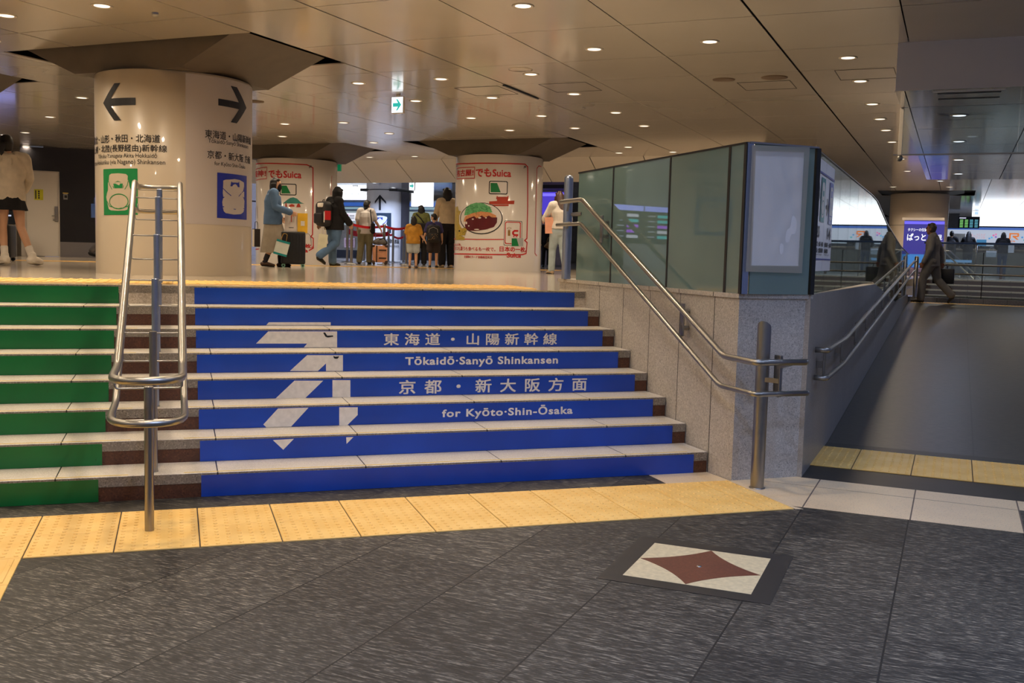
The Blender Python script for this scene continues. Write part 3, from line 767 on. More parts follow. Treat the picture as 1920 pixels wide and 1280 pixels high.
# the ramp's handrail
rh = thing('handrail', 'polished double handrail with dark brackets along the foot of the glass above the ramp', 'handrail', W(3.2, 2.9))
def rz_(b): return max(0, min(b-RG0, RG1-RG0))*RZ/(RG1-RG0)
for dz, rr in ((.865, .021), (.665, .019)):
    pts = [W(3.115, 2.72, dz), W(3.2, 2.72, dz), W(3.2, 3.95, dz+.0), W(3.2, 17.4, rz_(17.4)+dz), W(3.2, 18.3, RZ+dz)]
    m_ = MB(); m_.tube(bend(pts, .06, 6), rr, 14); m_.build('rail', M_STEEL, rh, True)
for i in range(12):
    b = 2.95+1.22*i; z = rz_(b)
    m_ = MB(); c_ = W(3.155, b, z+.745); m_.box(c_, (.012, .085, .215), -GA, bev=.003)
    m_.bar(W(3.155, b, z+.85), W(3.2, b, z+.858), .03, .012); m_.bar(W(3.155, b, z+.66), W(3.2, b, z+.655), .03, .012)
    m_.bar(W(3.155, b, z+.74), W(3.105, b, z+.74), .05, .05)
    m_.build('bracket', M_STEELD, rh)

# ------------------------------------------------------------------ glass screen on the wall
gs = thing('glass_screen', 'tall greenish glass screen standing on the granite wall between stairs and ramp', 'glass screen', (3.379, -.20, ZC))
ZG = 2.243
def pane(p, q, z0p, z0q, z1p, z1q, m, nrm, t=.012, par=gs):
    p, q = Vector(p), Vector(q); o = Vector(nrm)*t
    vs = [Vector((p.x, p.y, z0p)), Vector((q.x, q.y, z0q)), Vector((q.x, q.y, z1q)), Vector((p.x, p.y, z1p))]; vs += [v-o for v in vs]
    m_ = MB(); m_.add(vs, [(0, 1, 2, 3), (7, 6, 5, 4), (0, 4, 5, 1), (1, 5, 6, 2), (2, 6, 7, 3), (3, 7, 4, 0)]); return m_.build('glass_pane', m, par)
XG = 3.362
ys = [2.60, 1.805, .757, -.105, -.300]
for i in range(4):
    pane((XG, ys[i]-.012), (XG, ys[i+1]+.012), ZC, ZC, ZG, ZG, M_GL, (-1, 0, 0))
    m_ = MB(); m_.box((XG+.004, ys[i+1], (ZC+ZG)/2), (.014, .024 if i < 2 else .03, ZG-ZC)); m_.build('gasket', M_FRAME, gs)
m_ = MB(); m_.bar((XG+.006, 2.60, ZG+.004), (XG+.006, -.31, ZG+.004), .022, .012); m_.build('top_edge', M_FRAME, gs)
# chamfered end: from the corner post to the ramp's side
PA = Vector((3.376, -.318, 0)); PB = Vector((3.925, -.285, 0)); dAB = (PB-PA).normalized(); nAB = Vector((dAB.y, -dAB.x, 0))
pane(PA+dAB*.05, PB-dAB*.025, ZC, ZC, ZG, ZG, M_GL, nAB)
m_ = MB(); m_.bar(PA+Vector((.012, .012, ZC)), PA+Vector((.012, .012, ZG+.006)), .045, .03); m_.build('corner_post', M_STEELB, gs)
m_ = MB(); m_.bar(PB+Vector((0, 0, ZC)), PB+Vector((0, 0, ZG)), .03, .03); m_.build('gasket', M_FRAME, gs)
m_ = MB(); m_.bar(PA+Vector((0, 0, ZG+.006)), PB+Vector((0, 0, ZG+.006)), .025, .012); m_.build('top_edge', M_STEELD, gs)
# ramp side: clear panes, the top dropping with the run of the ramp
GTOP = [(2.46, ZG), (8.0, ZG), (10.2, 2.03), (14.0, 1.80), (17.6, 1.68)]
def top_at(b):
    for (b0, z0), (b1, z1) in zip(GTOP, GTOP[1:]):
        if b <= b1: return z0+(z1-z0)*(b-b0)/(b1-b0)
    return GTOP[-1][1]
def cop_at(b): return ZC if b <= 8.4 else max(.86, ZC-.03-(b-8.4)*(.37/4.8))
bs_ = [2.46, 3.28, 4.1, 4.92, 5.74, 6.56, 7.38, 8.2, 9.2, 10.2, 11.5, 12.8, 14.2, 15.8, 17.5]
for a, b in zip(bs_, bs_[1:]):
    pane(W(3.085, a+.006), W(3.085, b-.006), cop_at(a), cop_at(b), top_at(a), top_at(b), M_GR, G1)
for a, b in zip(bs_, bs_[1:]):
    m_ = MB(); m_.bar(W(3.085, a, top_at(a)+.004), W(3.085, b, top_at(b)+.004), .016, .008); m_.build('top_edge', M_STEELD, gs)

# posters on the glass
pf = thing('poster', 'blank white sheet in a creased clear plastic sleeve on the glass facing the stairs post', 'poster', (PA+dAB*.06+nAB*.006+Vector((0, 0, 1.39))))
def pq(x, y): return on_plane(x, y, PA+nAB*.014, nAB)
def grid4(a, b, c, d, nu, nv, amp, nrm, seed):
    rnd = random.Random(seed); ph = [rnd.uniform(0, 6) for _ in range(8)]; vs = []; fs = []
    for j in range(nv+1):
        for i in range(nu+1):
            u, v = i/nu, j/nv; P = (a*(1-u)+b*u)*(1-v)+(d*(1-u)+c*u)*v
            e = math.sin(7*u+3*v+ph[0])*math.sin(5*v+ph[1])*.5+math.sin(15*u-9*v+ph[2])*.25+math.sin(22*u*v+ph[3])*.25+.5*abs(math.sin(9*(u-.6*v)+ph[4]))**6
            k = min(1, 6*min(u, 1-u, v, 1-v)); vs.append(P+nrm*amp*e*k)
    for j in range(nv):
        for i in range(nu): q = j*(nu+1)+i; fs.append((q, q+nu+1, q+nu+2, q+1))
    return vs, fs
m_ = MB(); m_.add(*grid4(pq(1415, 282), pq(1508, 285), pq(1497, 499), pq(1407, 498), 30, 44, .004, nAB, 3)); m_.build('sheet', M_SHEET, pf, True)
m_ = MB(); m_.add(*grid4(pq(1409, 272)+nAB*.006, pq(1517, 276)+nAB*.006, pq(1502, 512)+nAB*.006, pq(1397, 509)+nAB*.006, 40, 60, .012, nAB, 5))
M_SLEEVE = glass('clear_sleeve', (.985, .985, .975, 1), (.85, .82, .75, 1), .93, .07, .12); m_.build('sleeve', M_SLEEVE, pf, True)
M_TAPE = glass('plastic_border', (.95, .94, .9, 1), (.74, .71, .63, 1), .35, .65, .15)
m_ = MB()
for q in ring2([pq(1409, 272), pq(1517, 276), pq(1502, 512), pq(1397, 509)], [pq(1416, 283), pq(1507, 286), pq(1496, 498), pq(1408, 497)]): m_.quad(*[p+nAB*.009 for p in q])
m_.build('plastic_border', M_TAPE, pf)
rp2 = thing('poster', 'creased white direction poster with black arrows on the glass above the ramp', 'poster', W(3.10, 2.10, 1.43), -GA)
PR = 3.097
def rq(b, z, o=0.0): return W(PR+o, b, z)
for (b0, b1, sd) in ((2.50, 3.00, 2), (3.005, 3.52, 4)):
    m_ = MB(); m_.add(*grid4(rq(b0, 2.20), rq(b1, 2.20), rq(b1, 1.42), rq(b0, 1.42), 14, 24, .0015, G1, sd)); m_.build('sheet', M_SHEET, rp2, True)
def on_ramp(off): return lambda b, z: tuple(W(PR+off, b, z))
def deco(par, m, polys, fn, name, step=None):
    m_ = MB(); lay(m_, cutpoly(polys, step), fn); return m_.build(name, m, par)
fr_ = on_ramp(.0045)
deco(rp2, M_NAVY, [[(2.52, 2.10), (3.50, 2.10), (3.50, 2.115), (2.52, 2.115)], [(2.52, 1.50), (3.50, 1.50), (3.50, 1.51), (2.52, 1.51)]], fr_, 'rule')
deco(rp2, M_BLK, [[(2.60, 1.80), (2.62, 1.80), (2.62, 1.99), (2.66, 1.92), (2.685, 1.93), (2.61, 2.04), (2.535, 1.93), (2.56, 1.92), (2.60, 1.99)]], fr_, 'arrow')
deco(rp2, M_BLK, [[(3.05, 1.90), (3.05, 1.875), (3.13, 1.875), (3.09, 1.83), (3.115, 1.82), (3.19, 1.888), (3.115, 1.955), (3.09, 1.945), (3.13, 1.90)]], fr_, 'arrow')
TEAL = pm('teal_print', S(20, 140, 140), .4, var=.05)
b_ = deco(rp2, TEAL, [[(2.73, 1.77), (2.95, 1.77), (2.95, 2.08), (2.73, 2.08)]], fr_, 'pictogram')
deco(b_, M_WPRINT, [rrect(2.76, 2.92, 1.80, 2.05, .06)], on_ramp(.0055), 'train'); deco(b_, TEAL, [rrect(2.80, 2.88, 1.95, 1.99, .015)]+stroke(ell(2.84, 1.87, .06, .05), .008, True), on_ramp(.0065), 'train_lines')
b_ = deco(rp2, M_BLU, [[(3.23, 1.77), (3.46, 1.77), (3.46, 2.08), (3.23, 2.08)]], fr_, 'pictogram')
deco(b_, M_WPRINT, [rrect(3.26, 3.43, 1.80, 2.05, .06)], on_ramp(.0055), 'train'); deco(b_, M_BLU, [rrect(3.31, 3.39, 1.97, 2.02, .012)]+stroke([(3.26, 1.93), (3.32, 1.88)], .008)+stroke([(3.43, 1.93), (3.37, 1.88)], .008)+stroke([(3.26, 1.83), (3.43, 1.83)], .008), on_ramp(.0065), 'train_lines')
m_ = MB()
for s, b0, b1, z0, z1, bo in (('20', 2.56, 2.74, 1.655, 1.74, .02), ('14', 3.20, 3.40, 1.655, 1.74, .02), ('東北・山形・秋田', 2.55, 2.96, 1.595, 1.63, .02), ('上越・北陸新幹線', 2.55, 2.96, 1.55, 1.585, .02),
                              ('東海道・山陽', 3.06, 3.46, 1.595, 1.63, .02), ('新幹線', 3.06, 3.26, 1.55, 1.585, .02), ('Tōhoku Yamagata', 2.55, 2.92, 1.53, 1.545, 0), ('Tōkaidō Sanyō', 3.06, 3.36, 1.53, 1.545, 0)):
    m_ = MB(); lay(m_, text_box(s, b0, b1, z0, z1, bo), fr_); m_.build('lettering', M_DGRAY, rp2)

# ------------------------------------------------------------------ pillars
ZT = 3.285; RP = .83
def pillar(a, b, label, name='pillar'):
    c = W(a, b); t = thing(name, label, 'pillar', (c.x, c.y, H), 0, None, 'thing')
    m_ = MB(); m_.lathe([(RP, H), (RP, ZT-.012), (RP-.01, ZT), (RP-.08, ZT)], (c.x, c.y), 96); m_.build('shaft', M_SHAFT, t, True, angle=50)
    m_ = MB(); q = .72; g = [W(a-q, b-q, ZT+.0), W(a+q, b-q, ZT), W(a+q, b+q, ZT), W(a-q, b+q, ZT)]
    u = [W(a-1.47, b-.765, HC+.055), W(a+1.47, b-.765, HC+.055), W(a+1.47, b+.735, HC+.055), W(a-1.47, b+.735, HC+.055)]
    m_.add(g+u, [(3, 2, 1, 0), (0, 1, 5, 4), (1, 2, 6, 5), (2, 3, 7, 6), (3, 0, 4, 7)]); m_.build('capital', M_CAP, t)
    return t, c
p1, c1 = pillar(*PIL[0], 'cream round pillar with two black arrows and train signs above the stairs')
p2, c2 = pillar(*PIL[1], 'white glossy round pillar with a red-framed poster of a pork cutlet plate')
p3, c3 = pillar(*PIL[2], 'white glossy round pillar with a red-framed poster behind the woman in the denim jacket')
p4, c4 = pillar(*PIL[3], 'pillar beside the black wall of which only the dark capital shows')
for p in (p2, p3):
    for q in p.children:
        if q.name.startswith('shaft'): q.data.materials[0] = M_GLOSSW
# signs on the near pillar
def uz1(x, y): return cyl_uz(c1, RP, x, y)
f1 = lambda o: on_cyl(c1, RP, o)
ua, _ = uz1(348, 300); ub = 1.25
_, zt_ = uz1(352, 141); _, zb_ = uz1(400, 421)
m_ = MB(); lay(m_, cutpoly([[(ua, zb_), (ub, zb_), (ub, zt_+.02), (ua, zt_+.02)]], .06), f1(.002)); m_.build('sign_sheet', M_SIGN, p1, True)
def zs(u, v): return uz1(160+u/6, 120+v/6)
for pl in ([(205, 440), (330, 217), (398, 213), (288, 388), (567, 379), (568, 460), (288, 472), (405, 633), (328, 636)],
           [(1808, 493), (1700, 668), (1632, 655), (1725, 510), (1493, 465), (1493, 388), (1722, 432), (1632, 245), (1702, 262)]):
    deco(p1, M_BLK, [[zs(*q) for q in pl]], f1(.005), 'arrow', .05)
def ctext(s, anchor, x0, x1, ref_n, y0, y1, right=True, bold=.006, cjk=True):
    """text with the em of ref_n characters between pixels x0..x1; right- or left-aligned there"""
    u0, z0 = uz1(x0, y1); u1, _ = uz1(x1, y1); _, z1 = uz1(x0, y0)
    V, Fc = text2d(s, bold); a0 = min(v[0] for v in V); a1 = max(v[0] for v in V); b0 = min(v[1] for v in V); b1 = max(v[1] for v in V)
    Vr, _ = text2d(anchor, bold); wr_ = max(v[0] for v in Vr)-min(v[0] for v in Vr); k = (u1-u0)/wr_; kz = (z1-z0)/(b1-b0)
    if not cjk: kz = k*1.02
    ox = u1-(a1)*k if right else u0-a0*k
    return [(ox+v[0]*k, z0+(v[1]-b0)*kz)+tuple(v[2:]) for v in V], Fc
m_ = MB(); lay(m_, ctext('東北・山形・秋田・北海道', '北海道', 255, 300.3, 3, 251.5, 267), f1(.004)); m_.build('lettering', M_BLK, p1)
m_ = MB(); lay(m_, ctext('上越・北陸(長野経由)新幹線', '新幹線', 266.5, 313, 3, 270.5, 286.5), f1(.004)); m_.build('lettering', M_BLK, p1)
m_ = MB(); lay(m_, ctext('Tōhoku・Yamagata・Akita・Hokkaidō'.replace('・', '·'), 'Hokkaidō', 254.5, 294.7, 8, 288, 297.5, True, 0, False), f1(.004)); m_.build('lettering', M_BLK, p1)
m_ = MB(); lay(m_, ctext('Jōetsu·Hokuriku (via Nagano) Shinkansen', 'Shinkansen', 258, 310, 10, 301, 310, True, 0, False), f1(.004)); m_.build('lettering', M_BLK, p1)
m_ = MB(); lay(m_, ctext('東海道・山陽新幹線', '東海道', 384, 423.5, 3, 242, 258, False), f1(.004)); m_.build('lettering', M_BLK, p1)
m_ = MB(); lay(m_, ctext('Tōkaidō·Sanyō Shinkansen', 'Tōkaidō', 390, 421, 7, 262, 269.5, False, 0, False), f1(.004)); m_.build('lettering', M_BLK, p1)
m_ = MB(); lay(m_, ctext('京都・新大阪 方面', '京都', 388.5, 415, 2, 281, 296.5, False), f1(.004)); m_.build('lettering', M_BLK, p1)
m_ = MB(); lay(m_, ctext('for Kyōto·Shin-Ōsaka', 'for Kyōto', 401.7, 433, 9, 302.5, 311.5, False, 0, False), f1(.004)); m_.build('lettering', M_BLK, p1)
def zp(u, v): return uz1(160+u/5.334, 300+v/5.334)
pg = deco(p1, M_PGRN, [[zp(*q) for q in ((183, 92), (523, 85), (527, 548), (190, 550))]], f1(.004), 'green_pictogram', .05)
GT = [(245, 150), (265, 137), (335, 132), (410, 140), (428, 158), (426, 200), (436, 200), (447, 270), (465, 310), (480, 370), (465, 430), (430, 470), (425, 495), (400, 503), (330, 507), (260, 503), (240, 490), (235, 470), (222, 420), (215, 370), (222, 330), (232, 300), (232, 230), (240, 200)]
deco(pg, M_SHAFT, [[zp(*q) for q in GT]], f1(.006), 'train', .05)
ln = [[zp(*q) for q in ((285, 236), (380, 236), (372, 282), (297, 282))], [zp(*q) for q in ((292, 226), (330, 208), (370, 224), (330, 216))]]
for pts, wd, cl in (([(340+92*math.cos(i*PI/14), 414+74*math.sin(i*PI/14)) for i in range(28)], .010, True), ([(222, 410), (250, 462), (335, 488), (430, 462), (470, 410)], .008, False),
                    ([(236, 205), (250, 250), (272, 292)], .008, False), ([(434, 205), (425, 250), (400, 292)], .008, False), ([(283, 262), (290, 280)], .007, False), ([(386, 256), (378, 280)], .007, False)):
    ln += stroke([zp(*q) for q in pts], wd, cl)
deco(pg, M_PGRN, ln, f1(.008), 'train_lines')
pb = deco(p1, M_NAVY, [[zp(*q) for q in ((1317, 124), (1610, 160), (1610, 598), (1315, 578))]], f1(.005), 'blue_pictogram', .03)
BT_ = [(1375, 205), (1400, 196), (1440, 195), (1490, 190), (1540, 200), (1580, 225), (1582, 260), (1572, 310), (1583, 320), (1583, 370), (1576, 380), (1586, 410), (1582, 465), (1585, 480), (1575, 520), (1550, 540), (1480, 545), (1400, 530), (1380, 510), (1370, 470), (1365, 420), (1376, 370), (1370, 330), (1375, 240)]
deco(pb, M_SIGN, [[zp(*q) for q in BT_]], f1(.007), 'train', .03)
ln = [[zp(*q) for q in ((1445, 262), (1455, 212), (1464, 224), (1523, 226), (1532, 212), (1536, 272))]]
for pts in ([(1374, 285), (1410, 320), (1452, 356)], [(1582, 300), (1528, 362)], [(1370, 465), (1490, 492), (1583, 484)], [(1372, 378), (1384, 370)], [(1576, 378), (1570, 370)]): ln += stroke([zp(*q) for q in pts], .008)
deco(pb, M_NAVY, ln, f1(.009), 'train_lines')
# advertising wraps on the two white pillars (the mascot is left out)
def wrap(c, t, zf, full):
    fz = lambda o: on_cyl(c, RP, o)
    def U(*q): return cyl_uz(c, RP, *zf(*q))
    k = .03
    ol = []
    if full:
        fr2 = stroke([U(60, 150), U(200, 142), U(500, 140), U(770, 148), U(796, 175), U(796, 560), U(788, 890), U(765, 910), U(790, 930), U(780, 1040), U(740, 1052)], .022)
        deco(t, M_RED, stroke([U(932, 172), U(905, 165), U(888, 190), U(880, 500), U(868, 1040), U(885, 1062)], .018), fz(.004), 'red_border', .05)
        fr2 += stroke([U(735, 1052), U(400, 1050), U(40, 1044)], .022)+stroke([U(555, 900), U(300, 900), U(40, 894)], .016)
        deco(t, M_RED, fr2, fz(.004), 'red_border', .05)
        deco(t, M_RED, stroke([U(90, 190), U(268, 178), U(265, 288), U(88, 297)], .014, True), fz(.004), 'title_box', .05)
        m_ = MB()
        def tx(s, x0, y0, x1, y1, bo=.03):
            a = U(x0, y1); b = U(x1, y0); m_ = MB(); lay(m_, text_box(s, a[0], b[0], a[1], b[1], bo), fz(.005)); m_.build('red_lettering', M_RED, t)
        tx('名古屋!', 92, 195, 258, 278); tx('でもSuica', 278, 195, 632, 275); tx('日本の一枚。', 515, 975, 785, 1022); tx('Suica', 585, 1035, 730, 1080)
        tx('ひとつの日本。', 10, 940, 135, 965, .01); tx('電車もバスも買うも食べるも一枚で。', -30, 978, 475, 1008, .01); tx('交通系ICカード全国相互利用', 163, 1066, 443, 1085, .02)
        m_ = MB(); a = U(753, 190); b = U(783, 165); lay(m_, text_box('JR', a[0], b[0], a[1], b[1], .03), fz(.005)); m_.build('logo', M_DGRAY, t)
        def rr_(x0, y0, x1, y1, r):
            a = U(x0, y1); b = U(x1, y0); return rrect(a[0], b[0], a[1], b[1], r)
        cd_ = deco(t, M_BLK, [rr_(408, 318, 598, 447, .03)], fz(.004), 'fare_card', .04)
        deco(cd_, M_GLOSSW, [rr_(417, 327, 589, 438, .02)], fz(.0065), 'card_face', .04)
        deco(cd_, M_PGRN, [[U(427, 335), U(492, 337), U(527, 430), U(427, 428)]], fz(.009), 'card_panel', .04)
        pl = deco(t, M_BLK, [[U(335+212*math.cos(a*PI/20), 690+158*math.sin(a*PI/20)) for a in range(40)]], fz(.0045), 'plate', .04)
        deco(pl, M_GLOSSW, [[U(334+203*math.cos(a*PI/20), 688+150*math.sin(a*PI/20)) for a in range(40)]], fz(.007), 'plate_face', .04)
        rnd = random.Random(4)
        deco(pl, pm('salad_print', S(104, 178, 120), .4, var=.2, vs=30), [[U(*q) for q in ((165, 660), (180, 600), (225, 550), (285, 532), (360, 540), (420, 575), (445, 630), (300, 650))]], fz(.0095), 'cabbage', .04)
        sl = []
        for i in range(46):
            x, y = rnd.uniform(195, 415), rnd.uniform(555, 630); a = rnd.uniform(0, PI); sl += stroke([U(x, y), U(x+28*math.cos(a), y+20*math.sin(a))], .008)
        deco(pl, pm('salad_dark', S(58, 140, 84), .4), sl, fz(.0115), 'cabbage_shred')
        deco(pl, pm('crumb_print', S(206, 140, 92), .5, var=.2, vs=40), [[U(*q) for q in ((160, 720), (175, 670), (240, 640), (330, 620), (420, 630), (480, 660), (490, 720), (300, 740))]], fz(.0115), 'crumb', .04)
        deco(pl, pm('sauce_print', S(92, 22, 28), .3, var=.1), [[U(*q) for q in ((175, 760), (185, 700), (265, 668), (290, 690), (340, 660), (368, 680), (410, 662), (440, 680), (492, 680), (490, 730), (460, 775), (380, 800), (280, 815), (215, 812), (180, 790))]], fz(.0135), 'sauce', .04)
        hl = [[U(x+dx*math.cos(q*PI/6), y+dy*math.sin(q*PI/6)) for q in range(12)] for x, y, dx, dy in ((320, 684, 15, 8), (253, 697, 10, 7), (382, 684, 8, 6), (190, 735, 8, 14), (213, 765, 7, 6), (290, 800, 26, 6))]
        deco(pl, M_GLOSSW, hl, fz(.0155), 'gleam')
        deco(t, M_DRED, [[U(*q) for q in pq_] for pq_ in (((412, 520), (490, 515), (490, 500), (480, 490), (490, 462), (500, 474), (590, 474), (606, 460), (604, 490), (598, 514), (664, 512), (660, 548), (412, 548)), ((440, 552), (606, 550), (606, 566), (440, 568)))], fz(.004), 'castle', .05)
        deco(t, pm('carp_print', S(176, 152, 62), .4, var=.2, vs=30), [[U(*q) for q in ((78, 575), (100, 570), (108, 610), (132, 620), (112, 660), (112, 740), (140, 790), (170, 782), (192, 800), (170, 860), (130, 862), (168, 875), (168, 905), (80, 906), (70, 760), (74, 650))]], fz(.0075), 'golden_carp', .04)
        deco(t, M_BLK, [[U(118+9*math.cos(q*PI/5), 815+9*math.sin(q*PI/5)) for q in range(10)]]+stroke([U(120, 866), U(160, 830), U(185, 812)], .006), fz(.0095), 'carp_eye')
        o_, i_ = rr_(556, 716, 742, 960, .03), rr_(560, 720, 738, 956, .03)
        deco(t, M_DGRAY, ring2(o_, i_), fz(.004), 'card_border', .05); o_, i_ = rr_(566, 726, 728, 944, .03), rr_(574, 734, 720, 936, .025)
        ic = deco(t, M_RED, ring2(o_, i_), fz(.004), 'ic_mark', .05)
        a = U(640, 864); b = U(702, 806); u0, u1, v0, v1 = a[0], b[0], a[1], b[1]; uu = u1-u0; vv = v1-v0
        deco(ic, M_RED, [[(u1, v1), (u0+.35*uu, v1), (u0, v1-.3*vv), (u0, v0+.3*vv), (u0+.3*uu, v0), (u1, v0), (u1, v0+.3*vv), (u0+.4*uu, v0+.3*vv), (u0+.3*uu, v0+.4*vv), (u0+.3*uu, v1-.4*vv), (u0+.4*uu, v1-.3*vv), (u1, v1-.3*vv)],
                         [(u0+.25*uu+.012*math.cos(q), v0-.012+.012*math.sin(q)) for q in [k_*.785 for k_ in range(8)]], [(u0+.75*uu+.012*math.cos(q), v0-.012+.012*math.sin(q)) for q in [k_*.785 for k_ in range(8)]]], fz(.005), 'train_sign')
        deco(ic, pm('ochre_print', S(150, 112, 52), .4), [[U(*q) for q in ((598, 806), (622, 806), (622, 864), (598, 864))]]+stroke([U(588, 788), U(611, 776), U(634, 788), U(611, 798)], .005, True), fz(.005), 'post_sign')
        cg = deco(t, pm('card_gray', S(172, 174, 174), .4), [[U(*q) for q in ((634, 888), (750, 886), (750, 966), (634, 968))]], fz(.006), 'small_card', .05)
        deco(cg, M_PGRN, [[U(*q) for q in ((636, 890), (685, 890), (705, 966), (636, 966))]], fz(.0085), 'card_panel', .05)
    else:
        fr2 = stroke([U(90, -160), U(500, -165), U(820, -150), U(900, -110), U(902, 300), U(895, 780), U(870, 805), U(905, 830), U(905, 960), U(850, 990)], .022)+stroke([U(95, 975), U(180, 972)], .02)+stroke([U(1150, 0), U(1140, 250)], .014)
        deco(t, M_RED, fr2, fz(.004), 'red_border', .05)
        deco(t, M_RED, stroke([U(40, -85), U(288, -120), U(285, 35), U(40, 55)], .014, True), fz(.004), 'title_box', .05)
        m_ = MB()
        def tx(s, x0, y0, x1, y1, bo=.03):
            a = U(x0, y1); b = U(x1, y0); m_ = MB(); lay(m_, text_box(s, a[0], b[0], a[1], b[1], bo), fz(.005)); m_.build('red_lettering', M_RED, t)
        tx('阪神!', 110, -85, 278, 22); tx('でもSuica', 310, -75, 748, 28); tx('日本の一枚。', 470, 905, 905, 950); tx('Suica', 590, 965, 835, 1012)
        m_ = MB(); a = U(845, -105); b = U(890, -140); lay(m_, text_box('JR', a[0], b[0], a[1], b[1], .03), fz(.005)); m_.build('logo', M_DGRAY, t)
        def rr_(x0, y0, x1, y1, r):
            a = U(x0, y1); b = U(x1, y0); return rrect(a[0], b[0], a[1], b[1], r)
        cd_ = deco(t, M_BLK, [rr_(460, 105, 683, 254, .03)], fz(.004), 'fare_card', .04)
        deco(cd_, M_GLOSSW, [rr_(472, 117, 671, 242, .02)], fz(.0065), 'card_face', .04)
        deco(cd_, M_PGRN, [[U(484, 127), U(552, 127), U(605, 232), U(484, 232)]], fz(.009), 'card_panel', .04)
        deco(t, pm('hill_print', S(52, 134, 126), .4, var=.12), [[U(*q) for q in ((500, 365), (560, 315), (600, 290), (640, 284), (690, 300), (740, 350), (785, 368))]], fz(.004), 'hill', .05)
        deco(t, M_DRED, [[U(*q) for q in pp] for pp in (((535, 410), (535, 375), (545, 345), (552, 375), (560, 410)), ((582, 410), (585, 385), (620, 372), (655, 385), (655, 410)), ((680, 415), (690, 380), (710, 362), (728, 380), (738, 415)))], fz(.006), 'little_houses')
        deco(t, pm('sauce_print', S(92, 22, 28)), [[U(*q) for q in ((110, 410), (160, 402), (165, 560), (110, 580))]], fz(.004), 'dish')
        deco(t, M_DGRAY, stroke([U(820, 780), U(820, 590), U(770, 590)], .008)+stroke([U(880, 930), U(870, 800), U(830, 760)], .008), fz(.004), 'card_border')
wrap(c2, p2, lambda u, v: (840+u/5.333, 280+v/5.333), True)
wrap(c3, p3, lambda u, v: (460+u/7.109, 330+v/7.109), False)

# ------------------------------------------------------------------ downlights (each with its own lamp)
def lamp(loc, power, col, size=.14, spread=150):
    d = bpy.data.lights.new('downlight_lamp', 'AREA'); d.shape = 'DISK'; d.size = size; d.energy = power; d.color = col; d.spread = math.radians(spread)
    o = link(bpy.data.objects.new('downlight_lamp', d)); o.location = loc; return o
def make_downlight(m, label, group):
    t = thing('downlight', label, 'ceiling light', (0, 0, 0), 0, group)
    r = MB(); r.lathe([(.092, .004), (.094, -.004), (.082, -.008), (.067, -.0036)], (0, 0), 24); r.build('trim_ring', M_RING, t, True, True)
    r = MB(); r.lathe([(.068, -.0035), (.0005, -.0045)], (0, 0), 24); r.build('lens', m, t, True, True); return t
DLW = [(-4.14, 2.12), (-2.96, 2.11), (.56, 3.23), (.55, 5.07), (1.72, 5.05), (-8.45, 7.69), (-9.9, 7.74), (-7.58, 6.23), (-2.94, 6.21), (-1.78, 6.21), (-.61, 6.2), (2.87, 6.19 if False else 5.2),
       (-2.95, 7.68), (-1.79, 7.68), (-.62, 7.66), (-5.30, 9.48), (-2.96, 9.44), (-1.80, 9.46), (-.62, 9.39), (-5.31, 10.95), (-2.99, 10.97), (-1.81, 10.93), (-.64, 10.9),
       (2.87, 6.19), (2.87, 7.61), (2.87, 9.4), (2.87, 10.86), (2.87, 12.17), (2.87, 13.8), (2.87, 16.8), (2.87, 19.6), (-10.0, 10.9), (-12.4, 9.4), (-7.6, 9.4), (-6.4, 12.2), (-1.8, 13.8), (.56, 13.8)]
DLW += [(-10.4, 14.8), (-9.3, 14.8), (-8.1, 14.8), (-6.95, 14.8), (-5.8, 14.8), (-2.3, 14.8), (-1.2, 14.8), (0, 14.8), (-14.6, 11.3), (-13.2, 9.6), (-12, 12), (-6.4, 9.4), (-7.6, 10.95), (-8.8, 9.4), (-10, 12.4), (2.3, 24.5), (3.7, 24.6), (5.2, 19.2), (7.5, 19.2)]  # extra downlights; those by door, ramp pillar and landing steps added to brighten them
DLW.remove((2.87, 5.2))
DLB = [(-5.3, .6), (-2.96, .5), (-.61, .9), (1.72, .6), (-4.1, -1.6), (-1.8, -1.6), (.56, -1.2), (-3, -3.6), (-.6, -3.6), (1.7, -3.2), (-5.3, 2.9), (-6.5, .6), (-7.6, 2.1), (-6.5, 7.6), (-10, 4), (-6.2, -1.6), (-1.8, 2.1), (.56, -5.4), (-2, -5.6)]
DLC = [(3.93, 7.4), (3.93, 9.9), (3.93, 12.4), (3.93, 15.0), (6.4, 7.4), (6.4, 12.4)]
DLD = [(2.87, 1.6), (4.1, .2), (5.3, 1.8), (2.87, -1.9), (4.1, -3.6), (6.5, -.6), (5.3, -2.6), (6.5, 3.6), (4.6, 3.4)]  # unseen cool lamps, added to light the front granite and low bulkhead
d0 = make_downlight(M_LAMP, 'small round downlight glowing warm white in the tan panel ceiling', 'warm ceiling downlights')
for i, (a, b) in enumerate(DLW+DLB):
    o = d0 if i == 0 else dup(d0); o.location = W(a, b, HC)
    front = 4.0 if b > 20 else 1.7 if b < 3.3 else 1.0
    lamp(W(a, b, HC-.02), LAMP_W*front, WARM)
d1 = make_downlight(M_LAMPC, 'small round downlight glowing cool white in the low ceiling above the ramp', 'cool downlights of the low ceiling')
for i, (a, b) in enumerate(DLC):
    o = d1 if i == 0 else dup(d1); o.location = W(a, b, ZL); lamp(W(a, b, ZL-.02), LAMP_W*.8, COOL)
d2 = make_downlight(M_LAMPC, 'small round downlight glowing cool white in the ceiling before the ramp', 'added cool downlights before the ramp')
for i, (a, b) in enumerate(DLD):
    o = d2 if i == 0 else dup(d2); o.location = W(a, b, HC); lamp(W(a, b, HC-.02), LAMP_W*(.8 if b > 0 else 3.8), COOL)
